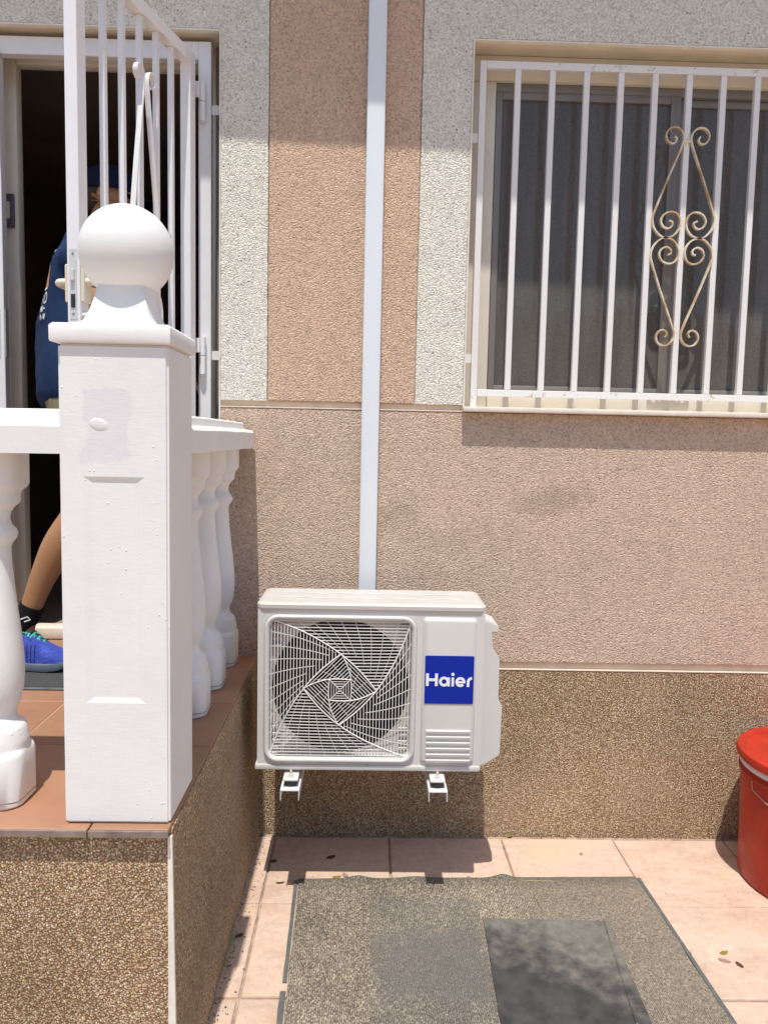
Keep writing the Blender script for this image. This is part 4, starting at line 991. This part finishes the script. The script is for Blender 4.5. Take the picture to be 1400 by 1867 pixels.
# socks and trainers
def trainer(ox, oy, rz, lab):
    M_ = Matrix.Translation((ox, oy, 0)) @ Matrix.Rotation(rz, 4, 'Z')
    zg = TZ+.0092
    def sec(x, w, z0, z1, top, n=14):
        pts = []
        for i in range(n):
            a = math.pi*i/(n-1); yy = math.cos(a)*w; zz = z0+(z1-z0)*(max(0.0, math.sin(a))**top); pts.append(M_ @ Vector((x, yy, zz)))
        return pts
    bm = bmesh.new()
    S = [(-.072, .016, .120), (-.066, .030, .150), (-.045, .038, .162), (-.015, .040, .160), (.02, .041, .148), (.055, .043, .124), (.09, .046, .098), (.125, .048, .078), (.155, .046, .066), (.178, .038, .054), (.192, .020, .040)]
    add_loft(bm, [sec(x, w_, zg+.022, zg+h, .55) for x, w_, h in S]); bmesh.ops.recalc_face_normals(bm, faces=bm.faces[:])
    sh = link('trainer', bm, MT['shoe'], per, smooth=60)
    bm = bmesh.new(); rings = []
    def outline(e): return [(x, w_+e) for x, w_, h in S]
    for z, e in ((.0, -.004), (.003, .003), (.016, .006), (.026, .004)):
        ol = outline(e); lift = lambda x: .014*max(0, (x-.11)/.08)**2+.006*max(0, (-.03-x)/.04)
        ringp = [M_ @ Vector((x+(e if x > 0 else -e), y, zg+z+lift(x))) for x, y in ol]+[M_ @ Vector((x+(e if x > 0 else -e), -y, zg+z+lift(x))) for x, y in reversed(ol)]
        rings.append(ringp)
    add_loft(bm, rings); bmesh.ops.recalc_face_normals(bm, faces=bm.faces[:]); link('sole', bm, MT['sole'], sh, smooth=40)
    bm = bmesh.new()
    add_tube(bm, catmull([tuple(M_ @ Vector((-.030+.042*math.cos(t), .037*math.sin(t), zg+.164+.010*math.cos(t*1.0)*-1))) for t in [2*math.pi*i/14 for i in range(15)]], 2), .0075, 8); link('collar', bm, MT['shoe'], sh, smooth=True)
    bm = bmesh.new(); 
    for i in range(6):
        x = .012+i*.016; h = .156-i*.0130
        add_tube(bm, [M_ @ Vector((x, -.024, zg+h-.010)), M_ @ Vector((x+.006, 0, zg+h+.003)), M_ @ Vector((x+.012, .024, zg+h-.014))], .0046, 6)
        add_tube(bm, [M_ @ Vector((x+.010, -.026, zg+h-.020)), M_ @ Vector((x+.005, 0, zg+h+.002)), M_ @ Vector((x, .024, zg+h-.010))], .0046, 6)
    add_tube(bm, catmull([tuple(M_ @ Vector(q)) for q in ((.0, -.004, zg+.168), (.012, -.022, zg+.176), (.030, -.032, zg+.158), (.016, -.020, zg+.158), (.004, -.004, zg+.164), (.022, .014, zg+.174), (.044, .004, zg+.158))], 4), .0026, 6)
    link('laces', bm, MT['lace'], sh)
    bm = bmesh.new(); add_prism(bm, [(0, 0), (1, 0), (0, 1)], 0, 1); bm.free()
    bm = bmesh.new(); rows = [[M_ @ Vector((.002+i*.017, (j-2)*.009, zg+.164-i*.0150-.002*(j-2)**2)) for j in range(5)] for i in range(7)]
    add_loft(bm, rows, close=False, cap=False); bmesh.ops.solidify(bm, geom=bm.faces[:], thickness=.004); link('tongue', bm, MT['sock'], sh, smooth=True)
    return sh
trainer(-1.160, -.235, R(-5), ''); trainer(-.835, -.045, R(-3), '')
def sockm(pts, r):
    bm = bmesh.new(); add_tube(bm, pts, r, 18); return link('sock', bm, MT['sock'], per, smooth=60)
sk = sockm([(-1.160, -.235, .79), (-1.142, -.232, .835), (-1.122, -.2295, .872), (-1.108, -.229, .905)], [.040, .0385, .0385, .0395])
sockm([(-.818, -.043, .79), (-.816, -.044, .85), (-.812, -.046, .905)], [.040, .0385, .040])
bm = bmesh.new(); add_ribbon(bm, [(-1.155, -.2705, .872), (-1.140, -.2715, .862), (-1.125, -.2700, .868), (-1.108, -.2665, .874), (-1.100, -.2655, .864), (-1.118, -.2690, .858)], .004, .002, (0, 1, 0)); link('sock_mark', bm, MT['pwhite'], sk)

# ================================================================== MATS ON THE PATIO
mat_o = thing('floor_mat', 'large worn grey ribbed floor mat spread on the patio paving', 'mat', (.372, -.31, .001))
def mat_z(x, y):
    z = .004
    e = max(0, 1-(-y)/.10)
    z += e*e*(.011*math.exp(-((x+.375)/.035)**2)+.006*math.exp(-((x+.18)/.05)**2)+.013*math.exp(-((x-.115)/.03)**2))
    return z+.0008*noise.noise(Vector((x*6, y*6, 1)))
bm = bmesh.new(); NX, NY = 90, 60; rows = []
for j in range(NY+1):
    y = -1.15*(j/NY)**1.3; row = []
    for i in range(NX+1):
        x = -.573+1.147*i/NX
        yy = y+(.004*noise.noise(Vector((x*7, 0, 2))) if j == 0 else 0); row.append((x+.0035*noise.noise(Vector((0, y*8, 5)))*(1 if i in (0, NX) else 0), yy, mat_z(x, yy)))
    rows.append(row)
vs = add_loft(bm, rows, close=False, cap=False)
bmesh.ops.recalc_face_normals(bm, faces=bm.faces[:])
ext = bmesh.ops.solidify(bm, geom=bm.faces[:], thickness=-.0035)
MR = Matrix.Translation((.372, -.312, .001)) @ Matrix.Rotation(R(1.5), 4, 'Z')
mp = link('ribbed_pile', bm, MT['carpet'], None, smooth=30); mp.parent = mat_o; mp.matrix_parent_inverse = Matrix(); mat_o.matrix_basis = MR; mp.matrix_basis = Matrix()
def medge(x0, x1, y0, y1, z=.0012, h=.003):
    bm = bmesh.new(); n = max(2, int(max(x1-x0, y1-y0)/.02)); rings = []
    if x1-x0 > y1-y0:
        for i in range(n+1):
            x = x0+(x1-x0)*i/n; zz = mat_z(x, (y0+y1)/2 if y1 < 0 else 0)-.003; rings.append([(x, y0, zz), (x, y1, zz), (x, y1, zz+h), (x, y0, zz+h)])
    else:
        for i in range(n+1):
            y = y0+(y1-y0)*i/n; q = .002*noise.noise(Vector((y*14, x0, 3))); rings.append([(x0+q, y, .0006), (x1, y, .0006), (x1, y, .0006+h), (x0+q, y, .0006+h)])
    add_loft(bm, rings); bmesh.ops.recalc_face_normals(bm, faces=bm.faces[:]); o = link('rubber_edge', bm, MT['matedge'], None); o.parent = mat_o
medge(-.575, .575, .0035, .011); medge(-.588, -.5765, -.50, .0); medge(-.592, -.5765, -1.15, -.535); medge(.5775, .589, -1.15, .004)
rm = thing('rubber_sheet', 'smaller dusty black rubber mat lying on the large ribbed mat', 'mat', (.578, -.55, .008))
bm = bmesh.new(); rows = []
for j in range(31):
    y = -.62*j/30; row = []
    for i in range(21):
        x = -.193+.386*i/20; lift = .004*max(0.0, (x-.14)/.05)**1.5*(.6+.4*math.sin(y*9)) ; row.append((x-.018*(-y), y, .0035+lift*.6+.0012*noise.noise(Vector((x*9, y*9, 0)))))
    rows.append(row)
add_loft(bm, rows, close=False, cap=False); bmesh.ops.recalc_face_normals(bm, faces=bm.faces[:]); bmesh.ops.solidify(bm, geom=bm.faces[:], thickness=-.003)
o = link('rubber_face', bm, MT['rubbermat'], None, smooth=30); o.parent = rm; rm.rotation_euler = (0, 0, R(-1.5))
bm = bmesh.new(); add_tube(bm, [(.181-.0016*i-.018*.0, -.02*i*1.0, .007+.002*math.sin(i*.7)) for i in range(30)], .0042, 6); o = link('curled_edge', bm, MT['rubbermat'], None, smooth=True); o.parent = rm

# ================================================================== RED BIN
bn = thing('lidded_bin', 'red plastic lidded bin standing against the wall on the paving', 'bin', (1.575, -.30, .001))
BC = (1.575, -.30)
bm = bmesh.new()
add_lathe(bm, [(.238, .002), (.252, .004), (.2555, .012), (.258, .10), (.262, 0.2650), (.2645, 0.3550), (.2655, 0.3900), (.262, 0.3950), (.255, 0.2650), (.245, .02)], BC[0], BC[1], 72); body_b = link('body', bm, MT['red'], bn, smooth=40)
bm = bmesh.new(); add_lathe(bm, [(.2665, 0.3670), (.2715, 0.3690), (.2725, 0.3790), (.267, 0.3830)], BC[0], BC[1], 72); link('rim_band', bm, MT['red'], body_b, smooth=40)
bm = bmesh.new(); add_lathe(bm, [(.2675, 0.3960), (.270, 0.3980), (.2715, 0.4090), (.268, 0.4170), (.25, 0.4170)], BC[0], BC[1], 72); link('rim_highlight', bm, MT['highlight'], bn, smooth=40)  # pale band standing in for the light catching the bin rim
bm = bmesh.new(); add_lathe(bm, [(.25, 0.4175), (.276, 0.4180), (.282, 0.4250), (.283, 0.4370), (.279, 0.4490), (.268, 0.4530), (.258, 0.4470), (.252, 0.4390), (.235, 0.4390), (.21, 0.4450), (.10, 0.4520), (.004, 0.4540)], BC[0], BC[1], 72); ld = link('lid', bm, MT['red'], bn, smooth=30)
bm = bmesh.new(); add_lathe(bm, [(.15, 0.4500), (.155, 0.4540), (.175, 0.4520), (.18, 0.4460)], BC[0], BC[1], 48); link('lid_ridge', bm, MT['red'], ld, smooth=30)
def onbin(a, z, off=.004): return (BC[0]+(.262+off)*math.cos(R(a)), BC[1]+(.262+off)*math.sin(R(a)), z)
bm = bmesh.new(); add_tube(bm, [onbin(185, 0.3750, .006), onbin(186, 0.3370), onbin(200, 0.3200), onbin(214, 0.3050), onbin(216, 0.3030), onbin(217, 0.3370), onbin(217.5, 0.3490)], .0014, 6); link('wire_handle', bm, MT['wiregal'], bn, smooth=True)

# ================================================================== SMALL LITTER
def leaf(x, y, z, s, rz, m, label, name='fallen_leaf', group=None, curl=.35, asp=.5):
    bm = bmesh.new(); rows = []
    for i in range(7):
        t = i/6; wd = s*asp*.5*max(0.0, math.sin(math.pi*min(1, t*.94+.06)))**.8+.0004
        rows.append([((t-.5)*s, k*wd, curl*s*(.5*(t-.5)**2*2+.6*(k*wd/s)**2*2)) for k in (-1, -.35, .35, 1)])
    add_loft(bm, rows, close=False, cap=False); bmesh.ops.solidify(bm, geom=bm.faces[:], thickness=.0004)
    mz = min(v.co.z for v in bm.verts)
    for v in bm.verts: v.co.z -= mz
    o = link(name, bm, m, smooth=True); o.location = (x, y, z); o.rotation_euler = (0, 0, rz)
    return tag(o, label, 'leaf', group)
leaf(-.075, -.298, .001, .030, .4, MT['leafy'], 'yellow dry leaf on the paving between the bracket shadows')
leaf(-.048, -.285, .001, .034, 2.1, MT['leafp'], 'pale pink dry petal beside the yellow leaf under the air conditioner')
leaf(-.002, -.302, .001, .030, .1, MT['leafb'], 'curled brown leaf at the raised edge of the floor mat')
leaf(.372, -.292, .001, .020, .9, MT['leafp'], 'small pale leaf by the mat edge below the blue badge')
leaf(.425, -.335, .006, .024, -.3, MT['leafy'], 'small yellow leaf lying on the back edge of the floor mat')
leaf(-.10, -.17, .001, .036, .5, MT['leafb'], 'dark leaf lying in the shadow of the air conditioner')
leaf(-.262, -.335, .001, .030, .15, MT['leafb'], 'thin brown leaf on the paving left of the floor mat', asp=.3)
leaf(-.30, -.20, .001, .026, .2, MT['leafb'], 'brown leaf near the terrace corner in shadow', asp=.7)
leaf(1.075, -.685, .001, .030, .4, MT['leafy'], 'yellow leaf among the petals right of the floor mat')
leaf(1.06, -.722, .001, .034, -.5, MT['leafp'], 'pale petals lying right of the floor mat')
leaf(1.095, -.74, .001, .028, -1.2, MT['leafb'], 'brown curled leaf next to the pale petals right of the mat')
leaf(.968, -.685, .001, .026, -1.1, MT['leafb'], 'greyish brown leaf close to the right edge of the mat')
leaf(.965, -.745, .001, .016, .5, MT['leafb'], 'tiny dark leaf close to the right edge of the mat')
leaf(.80, -.135, .001, .018, 1.2, MT['leafb'], 'tiny dark leaf in the paving joint behind the mat')
leaf(.565, -.006, .001, .020, .3, MT['leafy'], 'yellow leaf at the foot of the pebbled wall')
leaf(-.352, -.62, .001, .030, .9, MT['leafb'], 'brown leaf in the crevice beside the terrace wall')
bm = bmesh.new(); add_tube(bm, [(.570, -.400, .0075), (.574, -.44, .0085), (.578, -.485, .0078), (.586, -.512, .0075)], [.0015, .0013, .001, .0008], 6); tag(link('twig', bm, MT['twig']), 'thin dark twig lying on the mat above the rubber sheet', 'twig')
bm = bmesh.new(); add_tube(bm, [(.50, -.318, .0075), (.58, -.322, .0085), (.68, -.325, .0075)], .0011, 5); tag(link('straw_stalk', bm, MT['straw']), 'pale straw stalk along the back edge of the floor mat', 'straw')
leaf(.572, -.392, .0075, .022, 1.4, MT['straw'], 'pale husk at the end of the twig on the mat', 'husk')
# crumbs of grit and dead plant along the wall foot and the terrace foot, far too many to count
bm = bmesh.new()
def crumb(x, y, s):
    c = Vector((x, y, s*.4)); q = bmesh.ops.create_icosphere(bm, subdivisions=1, radius=s)
    a = random.random()*6.28; e = random.uniform(.35, 1)
    for v in q['verts']:
        d = Vector((v.co.x*1.3, v.co.y*e, v.co.z*.55)); v.co = c+Vector((d.x*math.cos(a)-d.y*math.sin(a), d.x*math.sin(a)+d.y*math.cos(a), d.z))
for _ in range(150): crumb(random.uniform(-.33, 1.25), -.004-abs(random.gauss(0, .012)), random.uniform(.001, .0032))
for _ in range(190): crumb(SX+.012+abs(random.gauss(0, .022)), random.uniform(-1.1, -.02), random.uniform(.001, .0035))
for _ in range(110): crumb(random.uniform(-.3, 1.4), random.uniform(-1.0, -.02), random.uniform(.0008, .0022))
for k in range(4):
    for _ in range(26): crumb(TX0+TW*k+random.gauss(0, .004), random.uniform(-1.0, -.02), random.uniform(.0008, .002))
gt = link('grit', bm, MT['twig']); gt['kind'] = 'stuff'; gt['label'] = 'dark grit and dry plant crumbs scattered along the joints and wall foot'; gt['category'] = 'grit'
bm = bmesh.new()
for _ in range(60):
    x = SX+.012+abs(random.gauss(0, .008)); y = random.uniform(-.78, -.60)+random.gauss(0, .02); h = random.uniform(.006, .02); a = random.random()*6.28
    add_tube(bm, [(x, y, 0), (x+.4*h*math.cos(a), y+.4*h*math.sin(a), h*.7), (x+h*math.cos(a), y+h*math.sin(a), h)], [.0008, .0007, .0003], 4)
wd_ = link('weeds', bm, MT['straw']); wd_['kind'] = 'stuff'; wd_['label'] = 'dry weeds sprouting at the foot of the terrace wall'; wd_['category'] = 'weeds'
